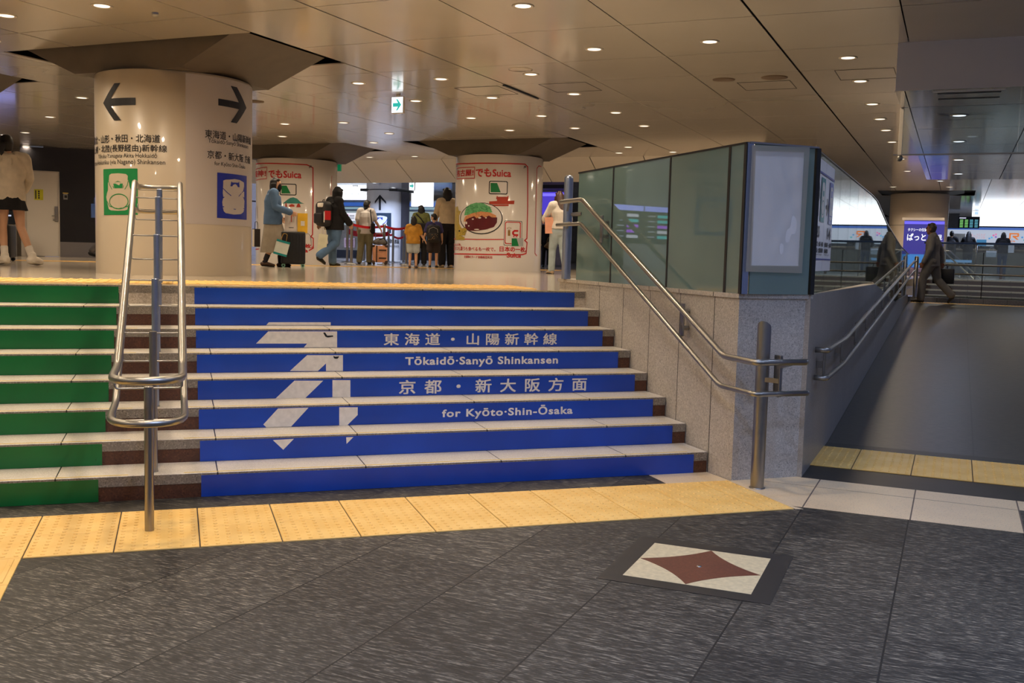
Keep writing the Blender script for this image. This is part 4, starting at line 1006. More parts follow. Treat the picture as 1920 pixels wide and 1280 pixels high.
for (a, b) in ((-14, 19), (-11, 18.5), (-8, 19), (-17, 23), (-13, 23), (-9.5, 23), (-18.5, 27), (-13.6, 25.2), (-14.6, 24.4), (-11, 27), (-20, 31), (3.5, 22.5), (6, 22.5), (3.5, 32), (6.5, 32), (9, 32), (4.5, 37), (7, 37), (9.5, 37)):  # cool lamps added to brighten the far halls, strongest before the arrow pillar
    o = dup(d2); o.location = W(a, b, HC if a > 1 else 3.61); o['label'] = 'small round downlight glowing cool white in the far halls'; o['group'] = 'added cool downlights of the far halls'; lamp(W(a, b, HC-.02 if a > 1 else 3.59), LAMP_W*(6 if a < -12 and b > 24 else 2.2), COOL)
# other fittings of the ceiling
for (x, y, r, lb) in ((1357, 149, .13, 'dark round ceiling loudspeaker next to a square hatch'), (1452, 145, .15, 'larger dark round ceiling loudspeaker near the thick panel joint'), (976, 130, .14, 'pale round disc in the panel between two downlights'), (478, 190, .13, 'brown round ceiling disc just beside the near pillar')):
    P = on_z(x, y, HC); t_ = MB(); t_.lathe([(r, HC+.005), (r*.97, HC-.006), (r*.8, HC-.01), (.0005, HC-.012)], (P.x, P.y), 28)
    tag(t_.build('ceiling_speaker', pm('speaker_brown', S(104, 84, 62), .6) if x != 976 else M_CEIL, None, True), lb, 'ceiling speaker')
P = on_z(291, 24, HC); m_ = MB(); m_.lathe([(.03, HC), (.028, HC-.03), (.0005, HC-.035)], (P.x, P.y), 16); tag(m_.build('sprinkler', M_STEELD, None, True), 'small dark sprinkler head in the ceiling before the near pillar', 'sprinkler')
P = on_z(966, 167, HC); m_ = MB(); m_.bar(P+G2*-.35+Vector((0, 0, -.008)), P+G2*.75+Vector((0, 0, -.008)), .03, .02); tag(m_.build('ceiling_rail', M_FRAME, None), 'short dark slot along the ceiling joint between the near pillar and the glass', 'ceiling slot')
def hatch(x0, y0, x1, y1, lb):
    a, b = on_z(x0, y0, HC), on_z(x1, y1, HC); a0, a1 = sorted((a.dot(G1), b.dot(G1))); b0, b1 = sorted((a.dot(G2), b.dot(G2))); m_ = MB()
    if a1-a0 < .5: a1 = a0+.6
    if b1-b0 < .35: b1 = b0+.5
    for p, q in (((a0, b0), (a1, b0)), ((a1, b0), (a1, b1)), ((a1, b1), (a0, b1)), ((a0, b1), (a0, b0))): m_.bar(W(*p, HC-.001), W(*q, HC-.001), .007, .003)
    tag(m_.build('ceiling_hatch', M_GAP, None), lb, 'ceiling hatch')
hatch(1382, 155, 1458, 167, 'square access hatch beside the round ceiling loudspeakers'); hatch(1565, 132, 1648, 147, 'square access hatch above the glass screen near the low white bulkhead')
hatch(1010, 158, 1090, 171, 'square access hatch by the ceiling slot'); hatch(852, 165, 932, 178, 'square access hatch nearer the hanging exit sign')

# exit sign hanging from the ceiling
def exit_sign(P, wd, ht, label, rz=-GA):
    t = thing('exit_sign', label, 'exit sign', P, rz)
    m_ = MB(); m_.box((0, 0, -ht/2-.03), (wd, .05, ht), bev=.006); m_.build('case', M_RING, t, local=True)
    m_ = MB(); m_.box((0, -.026, -ht/2-.03), (wd*.92, .004, ht*.92)); m_.build('face', em('exit_face', (.86, .93, 1, 1), 1.9), t, local=True)
    m_ = MB(); k = wd*.36; cz = -ht/2-.03
    pl = [(-k, -.035), (.2*k, -.035), (-.25*k, -.105), (.1*k, -.105), (k*.98, 0), (.1*k, .105), (-.25*k, .105), (.2*k, .035), (-k, .035)]
    V, Fc = cutpoly([[(x, y*wd/.26) for x, y in pl]]); m_.add([(x, -.030, cz+y) for x, y in V], Fc); m_.build('arrow', em('exit_arrow', (.03, .62, .52, 1), .8), t, local=True)
    m_ = MB(); m_.box((0, 0, -.015), (.05, .03, .03)); m_.build('hanger', M_RING, t, local=True); return t
Px = on_z(747, 177, HC); sc_ = (Px-CAM).dot(FW)/FPX
exit_sign(Px, 25.5*sc_, 31*sc_, 'bright white hanging exit sign with a green arrow under the tan ceiling')
Pe = depth(773, 339, 33); exit_sign(Pe, 12*33/FPX, 16*33/FPX, 'far small white exit sign with a green arrow beyond the bulkhead')

# ------------------------------------------------------------------ the black wall with its white door
DW = 22.3
def dw(x, y, o=0.0): return depth(x, y, DW-o)
nw = (CAM-dw(112, 480)); nw = Vector((nw.x, nw.y, 0)).normalized(); uw = Vector((-nw.y, nw.x, 0)); Pw0 = dw(112, 482); Pw0.z = H
def wx(x): P = on_plane(x, 470, Pw0, nw); return (P-Pw0).dot(uw)
def wp(a, z, o=0.0): return Pw0+uw*a+nw*o+Vector((0, 0, z-Pw0.z))
def wall_box(mb, a0, a1, z0, z1, o0, o1, mi=0):
    q = [wp(a0, z0, o0), wp(a1, z0, o0), wp(a1, z1, o0), wp(a0, z1, o0), wp(a0, z0, o1), wp(a1, z0, o1), wp(a1, z1, o1), wp(a0, z1, o1)]
    mb.add(q, [(3, 2, 1, 0), (4, 5, 6, 7), (0, 1, 5, 4), (1, 2, 6, 5), (2, 3, 7, 6), (3, 0, 4, 7)], mi); return mb
def zw(x, y): return on_plane(x, y, Pw0, nw).z
m_ = MB(); wall_box(m_, wx(84), wx(215), H+.33, HC+.05, -.3, 0); wall_box(m_, wx(40), wx(84), H, HC-.02, -.3, -.002)
struct('wall_left', m_, M_BLKWALL)
m_ = MB(); wall_box(m_, wx(113), wx(215), H, H+.33, -.3, .012); struct('baseboard_left', m_, M_STEEL)
m_ = MB(); wall_box(m_, wx(-80), wx(47), H, HC+.05, -1.2, -1.15); struct('wall_left.001', m_, pm('dim_cream_wall', S(188, 172, 146), .5))
m_ = MB(); wall_box(m_, wx(40), wx(52), H, zw(50, 320), -.1, .02); wall_box(m_, wx(26), wx(30), H, zw(30, 400), -.6, -.55); struct('trim_8', m_, M_WHITEP)
dr = thing('door', 'plain white steel door with a yellow notice set in the black wall', 'door', wp(wx(82), H), 0, None, 'thing')
za_, zb2 = zw(60, 322), H+.01
m_ = MB(); wall_box(m_, wx(51.5), wx(111.5), zb2, za_, -.1, .025); m_.build('leaf', M_WHITEP, dr)
m_ = MB(); wall_box(m_, wx(49.5), wx(51.5), H, za_+.02, -.1, .04); wall_box(m_, wx(110.5), wx(113), H, za_+.02, -.1, .04); wall_box(m_, wx(49.5), wx(113), za_, za_+.03, -.1, .04); m_.build('frame', M_RING, dr)
m_ = MB(); wall_box(m_, wx(103.5), wx(109.5), zw(106, 415), zw(106, 387), .025, .045); hd = m_.build('lock_plate', M_STEEL, dr)
m_ = MB(); a = wp(wx(106), zw(106, 405), .045); m_.tube(bend([a, a+nw*.05, a+nw*.05-uw*.0+uw*(wx(98)-wx(106))], .015), .011, 10); a = wp(wx(100), zw(100, 412), .04); m_.tube([a, a+uw*.1-Vector((0, 0, .02))], .009, 8); m_.build('handle', M_STEEL, hd)
m_ = MB(); wall_box(m_, wx(66), wx(82.5), zw(74, 375), zw(74, 355), .026, .03); nt_ = m_.build('notice', pm('notice_yellow', S(222, 216, 40), .5), dr)
m_ = MB()
for k in range(4): wall_box(m_, wx(73), wx(76), zw(74, 372.5-4*k), zw(74, 369.5-4*k), .03, .032)
wall_box(m_, wx(67.5), wx(70), zw(74, 373), zw(74, 357), .03, .0315); m_.build('notice_lettering', M_DGRAY, nt_)
m_ = MB(); wall_box(m_, wx(120), wx(128), zw(124, 374), zw(124, 363.5), .0, .02); cr = m_.build('card_reader', pm('reader_gray', S(150, 150, 150), .4), None); tag(cr, 'gray card reader under a thin yellow strip on the black wall', 'card reader')
m_ = MB(); wall_box(m_, wx(119), wx(129.5), zw(124, 363), zw(124, 361.2), .0, .015); m_.build('strip', M_YLINE, cr)
m_ = MB(); wall_box(m_, wx(122), wx(127), zw(124, 371), zw(124, 366), .02, .024); m_.build('keypad', M_FRAME, cr)

# ------------------------------------------------------------------ the hall behind the bulkhead
def facing(P):
    d = Vector((CAM.x-P.x, CAM.y-P.y, 0)).normalized(); return math.atan2(-d.x, d.y)+PI
def flat(name, x0, y0, x1, y1, D, m, label, cat, thick=.06, parent=None, rz=None, group=None, bow=None):
    """an upright board or box spanning two pixels at a given distance"""
    P = depth((x0+x1)/2, (y0+y1)/2, D); wd = abs(x1-x0)*D/FPX; ht = abs(y1-y0)*D/FPX
    m_ = MB(); m_.box((0, 0, 0), (wd, thick, ht), bev=min(.01, thick*.2)); o = m_.build(name, m, parent, local=parent is None)
    if parent is None:
        o.location = P; o.rotation_euler = (0, 0, -GA if rz is None else rz)
        tag(o, label, cat, group)
    return o
def ontop(par, name, m, u0, v0, u1, v1, off=.035, t=.01, polys=None):
    """something laid on a board's front, in the board's own metres"""
    m_ = MB()
    if polys is None: m_.box(((u0+u1)/2, -off, (v0+v1)/2), (abs(u1-u0), t, abs(v1-v0)))
    else:
        V, Fc = polys; m_.add([(p[0], -off-(p[2] if len(p) > 2 else 0), p[1]) for p in V], Fc)
    return m_.build(name, m, par, local=True)
M_PALEB = em('screen_pale', (.70, .78, .95, 1), .9)
M_BANDB = em('blue_band', (.03, .12, .50, 1), .8)
M_TEALW = pm('teal_wall', S(120, 140, 146), .5)
lb = flat('lightbox_sign', 610, 336, 706, 374, 37.6, M_BOX, 'overexposed white route panel left of the arrow pillar in the far hall', 'lightbox sign')
for r_ in range(3):
    for c_ in range(4): ontop(lb, 'entry', em('entry_gray', (.5, .56, .66, 1), 1.2), -.25+.28*c_, .28-.22*r_, -.16+.28*c_, .25-.22*r_)
lb2 = flat('lightbox_sign', 769, 353, 815, 387, 37.2, M_BOX, 'overexposed white panel right of the arrow pillar under the far exit sign', 'lightbox sign')
for r_ in range(3):
    for c_ in range(3): ontop(lb2, 'entry', em('entry_gray', (.5, .56, .66, 1), 1.2), -.35+.15*c_, .2-.14*r_, -.29+.15*c_, .18-.14*r_)
bb = flat('sign_band', 560, 376, 860, 395, 39, pm('band_back', S(110, 130, 160), .4), 'long blue and gray sign band under the far white panels', 'sign band', .1)
ontop(bb, 'blue_stripe', M_BANDB, -3.2, -.02, 3.2, .12, .056); ontop(bb, 'teal_stripe', em('teal_glow', (.35, .55, .66, 1), .6), -3.2, -.14, 3.2, -.06, .056)
fw_ = flat('ticket_wall', 560, 396, 860, 492, 40, pm('ticket_wall', S(152, 146, 138), .4), 'pale ticket counter wall behind the belt barriers', 'counter wall', .3)
for k in range(5): ontop(fw_, 'window', em('booth_glow', (.55, .68, .75, 1), .5), -2.9+1.25*k, .45, -1.9+1.25*k, 1.0, .155)
ontop(fw_, 'plinth', pm('plinth_dark', S(40, 48, 62), .4), -3.1, -.98, 3.1, -.55, .16)
nb = flat('notice_board', 648, 399, 670, 413.5, 39.6, em('notice_glow', (.9, .9, 1, 1), .95), 'small lit white notice with a magenta figure behind the belt barriers', 'notice')
ontop(nb, 'figure', em('magenta', (.8, .1, .5, 1), .8), -.18, .0, -.12, .09); ontop(nb, 'figure', em('navy_glow', (.05, .08, .4, 1), .8), -.16, -.11, -.11, -.03)
for k in range(3): ontop(nb, 'text_line', pm('line_gray', S(120, 120, 150)), -.07, .06-.06*k, .15, .035-.06*k)
pk = flat('poster', 644, 446, 668, 464, 39.6, pm('pink_poster', S(206, 176, 184), .5), 'pale pink printed poster behind the belts by the black-hooded walker', 'poster')
for k in range(4):
    for c_ in range(5): ontop(pk, 'print', pm('pink_dark', S(150, 70, 100)), -.17+.075*c_, .1-.06*k, -.12+.075*c_, .07-.06*k)
# far pillar with the up arrow
Pc = on_z(724, 487.5, H); dirc = Vector((Pc.x-CAM.x, Pc.y-CAM.y, 0)).normalized(); Pc = Vector((CAM.x, CAM.y, 0))+dirc*36.6; RF = .74
fp = thing('pillar', 'white pillar with a black up arrow and a blue train sign in the far hall', 'pillar', (Pc.x, Pc.y, H), 0, None, 'thing')
m_ = MB(); m_.lathe([(RF, H), (RF, 3.60), (RF-.05, 3.61)], (Pc.x, Pc.y), 64); m_.build('shaft', M_GLOSSW, fp, True, angle=50)
m_ = MB(); m_.box((Pc.x, Pc.y, 3.72), (2.1, 1.5, .16), -GA); m_.box((Pc.x, Pc.y, 3.62), (1.5, 1.2, .1), -GA); m_.build('capital', M_FRAME, fp)
def uzf(u, v): return cyl_uz(Pc, RF, 640+u/7.109, 330+v/7.109)
ff = lambda o: on_cyl(Pc, RF, o)
deco(fp, M_BLK, [[uzf(*q) for q in ((500, 455), (500, 300), (448, 370), (448, 335), (515, 247), (597, 340), (597, 372), (528, 300), (528, 455))]], ff(.006), 'arrow', .05)
bq = deco(fp, em('blue_lit', (.03, .14, .40, 1), .25), [[uzf(*q) for q in ((410, 492), (665, 492), (663, 760), (410, 760))]], ff(.006), 'blue_pictogram', .05)
deco(bq, M_GLOSSW, [[uzf(*q) for q in ((432, 560), (440, 535), (480, 530), (520, 525), (570, 532), (610, 545), (612, 580), (600, 640), (614, 660), (610, 755), (434, 755), (430, 690), (440, 640))]], ff(.010), 'train', .05)
deco(bq, M_BLU, [[uzf(*q) for q in ((476, 582), (478, 545), (490, 552), (540, 552), (550, 545), (552, 582))]]+stroke([uzf(*q) for q in ((436, 570), (450, 610), (484, 645))], .02)+stroke([uzf(*q) for q in ((612, 575), (590, 615), (548, 645))], .02), ff(.014), 'train_lines')
m_ = MB(); a = uzf(560, 898); b = uzf(770, 838); lay(m_, text_box('新幹線', a[0], b[0], a[1], b[1], .01), ff(.012)); a = uzf(560, 945); b = uzf(765, 910); lay(m_, text_box('Shinkansen', a[0], b[0], a[1], b[1], 0), ff(.012)); m_.build('lettering', M_BLK, fp)
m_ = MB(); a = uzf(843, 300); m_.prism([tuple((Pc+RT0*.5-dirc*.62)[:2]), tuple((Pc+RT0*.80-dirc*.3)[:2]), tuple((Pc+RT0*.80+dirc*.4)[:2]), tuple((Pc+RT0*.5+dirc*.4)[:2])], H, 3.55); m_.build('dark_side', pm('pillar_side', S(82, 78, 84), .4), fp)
gsn = flat('hanging_sign', 619, 303, 641, 321, 22, em('green_sign', (.0, .22, .08, 1), .5), 'green hanging sign cut off by the poster pillar below the white bulkhead', 'sign')
# purple display behind the poster pillar
pd_ = flat('display_screen', 1008, 360, 1062, 402, 28.6, em('purple_screen', (.10, .06, .75, 1), .75), 'glowing purple display between the poster pillar and the glass', 'display screen')
ontop(pd_, 'bright_edge', em('purple_bright', (.2, .16, 1, 1), 1.2), -.37, .20, .37, .28)
fb = flat('header_panel', 1000, 336, 1064, 357, 28.8, pm('violet_case', S(120, 112, 140), .4), 'violet-gray header with a black slot above the purple display', 'display header')
ontop(fb, 'slot', M_FRAME, -.44, -.10, .44, .0)
cw = flat('panel_wall', 1000, 403, 1064, 497, 29, pm('lilac_wall', S(150, 138, 140), .5), 'pale wall panel below the purple display', 'wall panel', .1)
# departure board whose mirror image shows in the screen's glass
db = thing('departure_board', 'wide dark departure board with purple and teal rows hung beyond the left wall', 'departure board', (-4.2, 17.0, 2.30), -.30)
m_ = MB(); m_.box((0, 0, 0), (2.1, .12, .95), bev=.01); m_.build('case', M_FRAME, db, local=True)
rnd = random.Random(9)
m_ = MB(); m_.box((-.5, -.062, .40), (.96, .006, .13)); m_.box((.52, -.062, .40), (1.0, .006, .13)); m_.build('header', em('board_header', (.32, .36, .95, 1), 2.6), db, local=True)
for r_ in range(5):
    for c_ in (-1, 1):
        col = rnd.choice([('purple_row', (.34, .07, .75, 1)), ('teal_row', (.03, .4, .42, 1)), ('white_row', (.5, .5, .6, 1))])
        m_ = MB(); x0 = -.98 if c_ < 0 else .06; m_.box((x0+.32, -.063, .22-.13*r_), (.38, .006, .075)); m_.build('row', em(col[0], col[1], 2.6), db, local=True)
        m_ = MB(); m_.box((x0+.72, -.063, .22-.13*r_), (.24, .006, .03)); m_.build('row_time', em('row_time', (.45, .48, .6, 1), 1.2), db, local=True)

# belt barriers
M_BELT = pm('red_belt', S(212, 26, 34), .45)
def stanchion(x, yb, label, D=None, g='steel belt barrier posts'):
    P = on_z(x, yb, H) if D is None else depth(x, yb, D); P.z = H
    t = thing('belt_barrier', label, 'belt barrier', P, 0)
    m_ = MB(); m_.lathe([(.16, 0), (.16, .015), (.05, .03), (.032, .04)], (0, 0), 20); m_.build('base', M_STEEL, t, True, True)
    m_ = MB(); m_.lathe([(.032, .03), (.032, .85), (.036, .86), (.036, .93), (.0005, .94)], (0, 0), 18); m_.build('post', M_STEEL, t, True, True); return t, P
def belt(t, P, Q, z=.88, hgt=.055):
    m_ = MB(); n = 8
    pts = [P.lerp(Q, i/n)+Vector((0, 0, z-.05*math.sin(PI*i/n))) for i in range(n+1)]
    for a, b in zip(pts, pts[1:]): m_.bar(a, b, .004, hgt)
    m_.build('belt', M_BELT, t)
b1_, q1 = stanchion(658.6, 495.6, 'steel belt barrier post beside the black-hooded walker with red belt to the next post')
b2_, q2 = stanchion(719.5, 496, 'steel belt barrier post in front of the pink suitcase')
b3_, q3 = stanchion(762, 496.3, 'steel belt barrier post hidden by the child in the yellow shirt')
belt(b1_, q1, q2); belt(b2_, q2, q3)
b4_, q4 = stanchion(651, 491.5, 'rear steel belt post just left of the black-hooded walker'); b5_, q5 = stanchion(682, 491, 'rear steel belt post behind the person in the white tee')
b6_, q6 = stanchion(728, 491.5, 'rear steel belt post beside the pink suitcase'); b7_, q7 = stanchion(736.5, 492.3, 'rear steel belt post before the white far pillar'); b8_, q8 = stanchion(756.5, 492.5, 'rear steel belt post below the dark side of the far pillar'); b9_, q9 = stanchion(849, 492, 'steel belt post in the gap beside the poster pillar')
belt(b4_, q4, q5, .80, .14); belt(b5_, q5, q6, .80, .12); belt(b6_, q6, q7, .80); belt(b7_, q7, q8, .72); belt(b8_, q8, q9, .75)

# ------------------------------------------------------------------ beyond the ramp
rpP = depth(1718, 480, 29.5); RR = .80
rpl = thing('pillar', 'cream pillar with a lit blue display at the top of the ramp', 'pillar', (rpP.x, rpP.y, RZ), 0, None, 'thing')
m_ = MB(); m_.lathe([(RR, .6), (RR, 3.50), (RR-.02, 3.52), (RR-.1, 3.52)], (rpP.x, rpP.y), 72); m_.build('shaft', pm('pillar_cream_lit', S(232, 216, 190), .32, 0, .5, .03, 1.5), rpl, True, angle=50)  # brighter copy of the pillar cream, its lit look put into the colour
m_ = MB(); a_, b2_ = rpP.dot(G1), rpP.dot(G2); q = .7
g = [W(a_-q, b2_-q, 3.52), W(a_+q, b2_-q, 3.52), W(a_+q, b2_+q, 3.52), W(a_-q, b2_+q, 3.52)]; u = [W(a_-1.18, b2_-1.1, HC+.06), W(a_+1.18, b2_-1.1, HC+.06), W(a_+1.18, b2_+1.1, HC+.06), W(a_-1.18, b2_+1.1, HC+.06)]
m_.add(g+u, [(3, 2, 1, 0), (0, 1, 5, 4), (1, 2, 6, 5), (2, 3, 7, 6), (3, 0, 4, 7)]); m_.build('capital', M_FRAME, rpl)
m_ = MB(); m_.lathe([(RR+.004, 2.60), (RR+.006, 2.605), (RR+.004, 2.61)], (rpP.x, rpP.y), 72); m_.build('seam', M_DGRAY, rpl)
ad = flat('display_screen', 1696, 414, 1766, 502, 28.3, em('blue_ad', (.03, .03, .34, 1), .75), 'lit blue advertising display with white lettering behind the man in the suit', 'display screen', .12)
ontop(ad, 'bright_edge', em('blue_ad_top', (.16, .14, .95, 1), 1.0), -.52, .56, .52, .64, .064)
ontop(ad, 'lower_glow', em('blue_ad_low', (.03, .22, .62, 1), .8), -.52, -.64, .52, -.28, .064)
WTX = em('ad_text', (.9, .92, 1, 1), 1.3)
ontop(ad, 'lettering', WTX, 0, 0, 0, 0, .07, polys=text_box('タクシーの位置が', -.42, .15, .36, .45, .01))
ontop(ad, 'lettering', WTX, 0, 0, 0, 0, .07, polys=text_box('ぱっと', -.43, .06, .10, .30, .02)); ontop(ad, 'lettering', WTX, 0, 0, 0, 0, .07, polys=text_box('見', .36, .48, .13, .27, .01))
fr0 = flat('trim_strip', 1694, 408, 1768, 413.5, 28.35, M_RING, 'cream frame strip along the top of the blue display', 'trim strip', .16)
ct = flat('steel_post', 1772, 378, 1777, 470, 29.0, M_STEEL, 'bright upright steel post beside the cream pillar of the ramp', 'post', .1)
# upright signs and counters of the far ticket hall, continuing past the frame
lb3 = flat('lightbox_sign', 1836, 393, 2120, 425, 37.3, M_BOX, 'long overexposed white panel above the ticket counter past the ramp', 'lightbox sign')
ontop(lb3, 'entry', em('entry_blue', (.4, .55, .8, 1), 1.4), -2.72, .1, -2.58, .22); ontop(lb3, 'entry', em('entry_blue', (.4, .55, .8, 1), 1.4), -2.72, -.12, -2.58, .0)
dbb = flat('departure_board', 1798, 406, 1835, 428, 37, pm('board_dark', S(18, 26, 50), .3), 'small dark departure board with green rows beside the long white panel', 'departure board', .1)
for r_ in range(5):
    for c_ in range(4): ontop(dbb, 'entry', em('entry_green', (.25, .7, .2, 1), .8) if c_ < 2 else em('entry_cyan', (.15, .5, .65, 1), .7), -.30+.165*c_, .10-.06*r_, -.19+.165*c_, .065-.06*r_, .055)
ontop(dbb, 'header', em('entry_pale', (.7, .7, .9, 1), .8), -.32, .14, -.1, .18, .055)
dkw = flat('panel_wall', 1774, 400, 1798, 428, 38, pm('gray_fascia', S(92, 96, 104), .5), 'gray fascia beside the small departure board', 'wall panel')
bd2 = flat('sign_band', 1772, 427.5, 2120, 432, 40.5, M_BANDB, 'thin blue light band above the white ticket counter wall', 'sign band')
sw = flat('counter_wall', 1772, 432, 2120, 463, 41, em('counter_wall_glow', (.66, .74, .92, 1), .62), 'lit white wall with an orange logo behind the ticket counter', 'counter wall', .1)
def sx(x, y): return ((x-1946)*41/FPX, (447.5-y)*41/FPX)
OR = em('orange_logo', (.85, .22, .03, 1), .75)
a = sx(1889, 450); b = sx(1914, 437.5)
x0, x1, y0, y1 = a[0], b[0], a[1], b[1]; w_ = x1-x0; h_ = y1-y0
jr = [[(x0, y0), (x0+.36*w_, y0), (x0+.44*w_, y0+.12*h_), (x0+.44*w_, y1), (x0+.33*w_, y1), (x0+.33*w_, y0+.24*h_), (x0+.1*w_, y0+.24*h_), (x0+.1*w_, y0+.38*h_), (x0, y0+.38*h_)],
      [(x0+.44*w_, y1), (x1-.04*w_, y1), (x1, y1-.1*h_), (x1, y0+.5*h_), (x1-.06*w_, y0+.4*h_), (x0+.78*w_, y0+.38*h_), (x1, y0), (x1-.14*w_, y0), (x0+.56*w_, y0+.42*h_), (x0+.56*w_, y0+.6*h_), (x1-.12*w_, y0+.6*h_), (x1-.12*w_, y1-.22*h_), (x0+.44*w_, y1-.22*h_)]]
ontop(sw, 'logo', OR, 0, 0, 0, 0, .056, polys=cutpoly(jr)); a = sx(1894, 455); b = sx(1908, 451.5); ontop(sw, 'logo_name', OR, 0, 0, 0, 0, .056, polys=text_box('JR東海', a[0], b[0], a[1], b[1], .02))
PK = em('pink_text', (.75, .45, .55, 1), .7)
for s, X0, Y0, X1, Y1 in (('きっぷうりば', 1832, 439, 1856, 449),): a = sx(X0, Y1); b = sx(X1, Y0); ontop(sw, 'lettering', PK, 0, 0, 0, 0, .056, polys=text_box(s, a[0], b[0], a[1], b[1], .01))
for i, (X, Y, c_) in enumerate(((1862, 447, (.08, .35, .75, 1)), (1866, 445, (.1, .5, .85, 1)), (1869, 441, (.8, .1, .4, 1)), (1873, 439, (.8, .2, .5, 1)), (1873, 444, (.3, .1, .6, 1)), (1918, 444, (.05, .3, .7, 1)), (1922, 449, (.0, .45, .5, 1)))):
    a = sx(X, Y+3); b = sx(X+3, Y); ontop(sw, 'colour_square', em('square_%d' % i, c_, .8), a[0], a[1], b[0], b[1], .056)
sh = flat('shutter', 1784, 438, 1808, 463, 40.6, pm('shutter_white', S(206, 212, 220), .4), 'white slatted shutter beside the ticket counter', 'shutter')
for k in range(8): ontop(sh, 'slat', pm('slat_gray', S(160, 168, 178), .4), -.24+.064*k, -.25, -.225+.064*k, .22)
P = depth(1946, 463, 39.6)
tc = thing('ticket_counter', 'long beige ticket counter at which three people stand', 'counter', (P.x, P.y, H), -GA)
m_ = MB(); m_.box((0, 0, .98), (7.4, .5, .06), bev=.01); m_.build('worktop', pm('counter_beige', S(186, 168, 146), .4), tc, local=True)
m_ = MB(); m_.box((0, .08, .48), (7.3, .3, .95)); m_.build('front_panel', pm('counter_front', S(158, 146, 132), .5), tc, local=True)
for i, (x, y, wv, hv, mm, lb) in enumerate(((1840, 455, 17, 12, em('monitor_on', (.06, .25, .5, 1), .7), 'monitor with blue rows on the ticket counter between two customers'), (1826, 459, 9, 5, M_FRAME, 'black monitor on the ticket counter behind the long-haired woman'), (1910, 459.5, 26, 6, M_FRAME, 'long dark monitor on the ticket counter past the customer with tote bags'))):
    mo = flat('monitor', x-wv/2, y-hv/2, x+wv/2, y+hv/2, 39.4, mm, lb, 'monitor', .05)
    m_ = MB(); hz = hv*39.4/FPX; m_.box((0, .03, -hz/2-.02), (.06, .04, .08)); m_.box((0, .03, -hz/2-.05), (.2, .14, .012)); m_.build('stand', M_FRAME, mo, local=True)
# glass balustrade with rails closing the landing
gb2 = thing('glass_balustrade', 'glass balustrade with two steel rails and a stone curb at the top of the ramp', 'balustrade', W(3.2, 18.78, RZ), -GA)
m_ = MB(); m_.box((3.9, 0, .03), (8.2, .16, .14)); m_.build('curb', M_WALLR, gb2, local=True)
x_ = .0; wds = [1.17, .54, 1.4, 1.4, 1.4]; x_ = .1
GX = [.12, 1.30, 2.7, 4.1, 5.5, 6.9, 8.0]
M_GB = glass('balustrade_glass', (.80, .85, .86, 1), (.25, .32, .36, 1), .94, .06)
for a, b in zip(GX, GX[1:]):
    m_ = MB(); m_.box(((a+b)/2, 0, .59), (b-a-.02, .012, .98)); m_.build('glass_pane', M_GB, gb2, local=True)
    m_ = MB(); m_.box((b, 0, .58), (.018, .02, .98)); m_.build('gasket', M_FRAME, gb2, local=True)
for z in (.80, .61):
    m_ = MB(); m_.tube([(.05, -.08, z), (8, -.08, z)], .020, 12); m_.build('rail', M_STEEL, gb2, True, True)
for i in range(6):
    m_ = MB(); xx = 1.65+1.32*i; m_.box((xx, -.05, .66), (.05, .03, .26), bev=.004); m_.build('bracket', M_STEELD, gb2, local=True)
m_ = MB(); m_.lathe([(.045, -.02), (.045, .95), (.02, .97), (.0005, .975)], (.0, 0), 18); m_.build('end_post', M_STEELD, gb2, True, True)
# steps and rails behind it
st2 = thing('staircase', 'short flight of brown and pale steps behind the landing balustrade', 'stairs', W(3.3, 19.9, RZ), -GA)
for k in range(4):
    rz2 = (H-RZ)/4; m_ = MB(); m_.box((4.4, .36*k+.2, rz2*(k+.5)-.02), (8.8, .4, rz2)); m_.build('riser', M_RISER, st2, local=True)
    m_ = MB(); m_.box((4.4, .36*k+.19, rz2*(k+1)-.012), (8.8, .42, .03)); m_.build('tread', M_TREAD, st2, local=True)
sr = thing('handrail', 'pair of sloping steel handrails seen through the balustrade glass', 'handrail', depth(1868, 556, 24.4))
for (A, B, Dd) in (((1768, 470), (1862, 556), .0), ((1781, 470), (1872, 554), .4), ((1772, 498), (1842, 556), .0), ((1790, 494), (1856, 556), .4), ((1776, 515), (1832, 556), .2)):
    p_, q_ = depth(*A, 27.5+Dd), depth(*B, 24.3+Dd); m_ = MB(); m_.tube(bend([p_-G1*.3, p_, q_, q_+G1*.35]), .02, 10); m_.build('rail', M_STEEL, sr, True)
for x in (1800, 1822, 1846): P = depth(x, 520, 26); m_ = MB(); m_.tube([(P.x, P.y, RZ), (P.x, P.y, P.z+.1)], .02, 10); m_.build('post', M_STEELD, sr, True)
ub_ = thing('glass_balustrade', 'blue-topped glass balustrade along the upper hall behind the steps', 'balustrade', W(3.3, 21.6, H), -GA)
for i in range(8):
    m_ = MB(); m_.box((.55+1.1*i, 0, .42), (1.07, .012, .82)); m_.build('glass_pane', M_GB, ub_, local=True)
    m_ = MB(); m_.tube([(1.1*i, .03, 0), (1.1*i, .03, .84)], .02, 10); m_.build('post', M_STEEL, ub_, True, True)
m_ = MB(); m_.box((4.4, 0, .85), (8.9, .05, .05), bev=.01); m_.build('rail', pm('blue_rail', S(40, 66, 110), .35), ub_, local=True)
fd = flat('floor_sign', 1775, 487, 1820, 492, 27, em('blue_sign_top', (.25, .5, .9, 1), .8), 'low lit blue and white sign behind the sloping handrails', 'sign', .05)
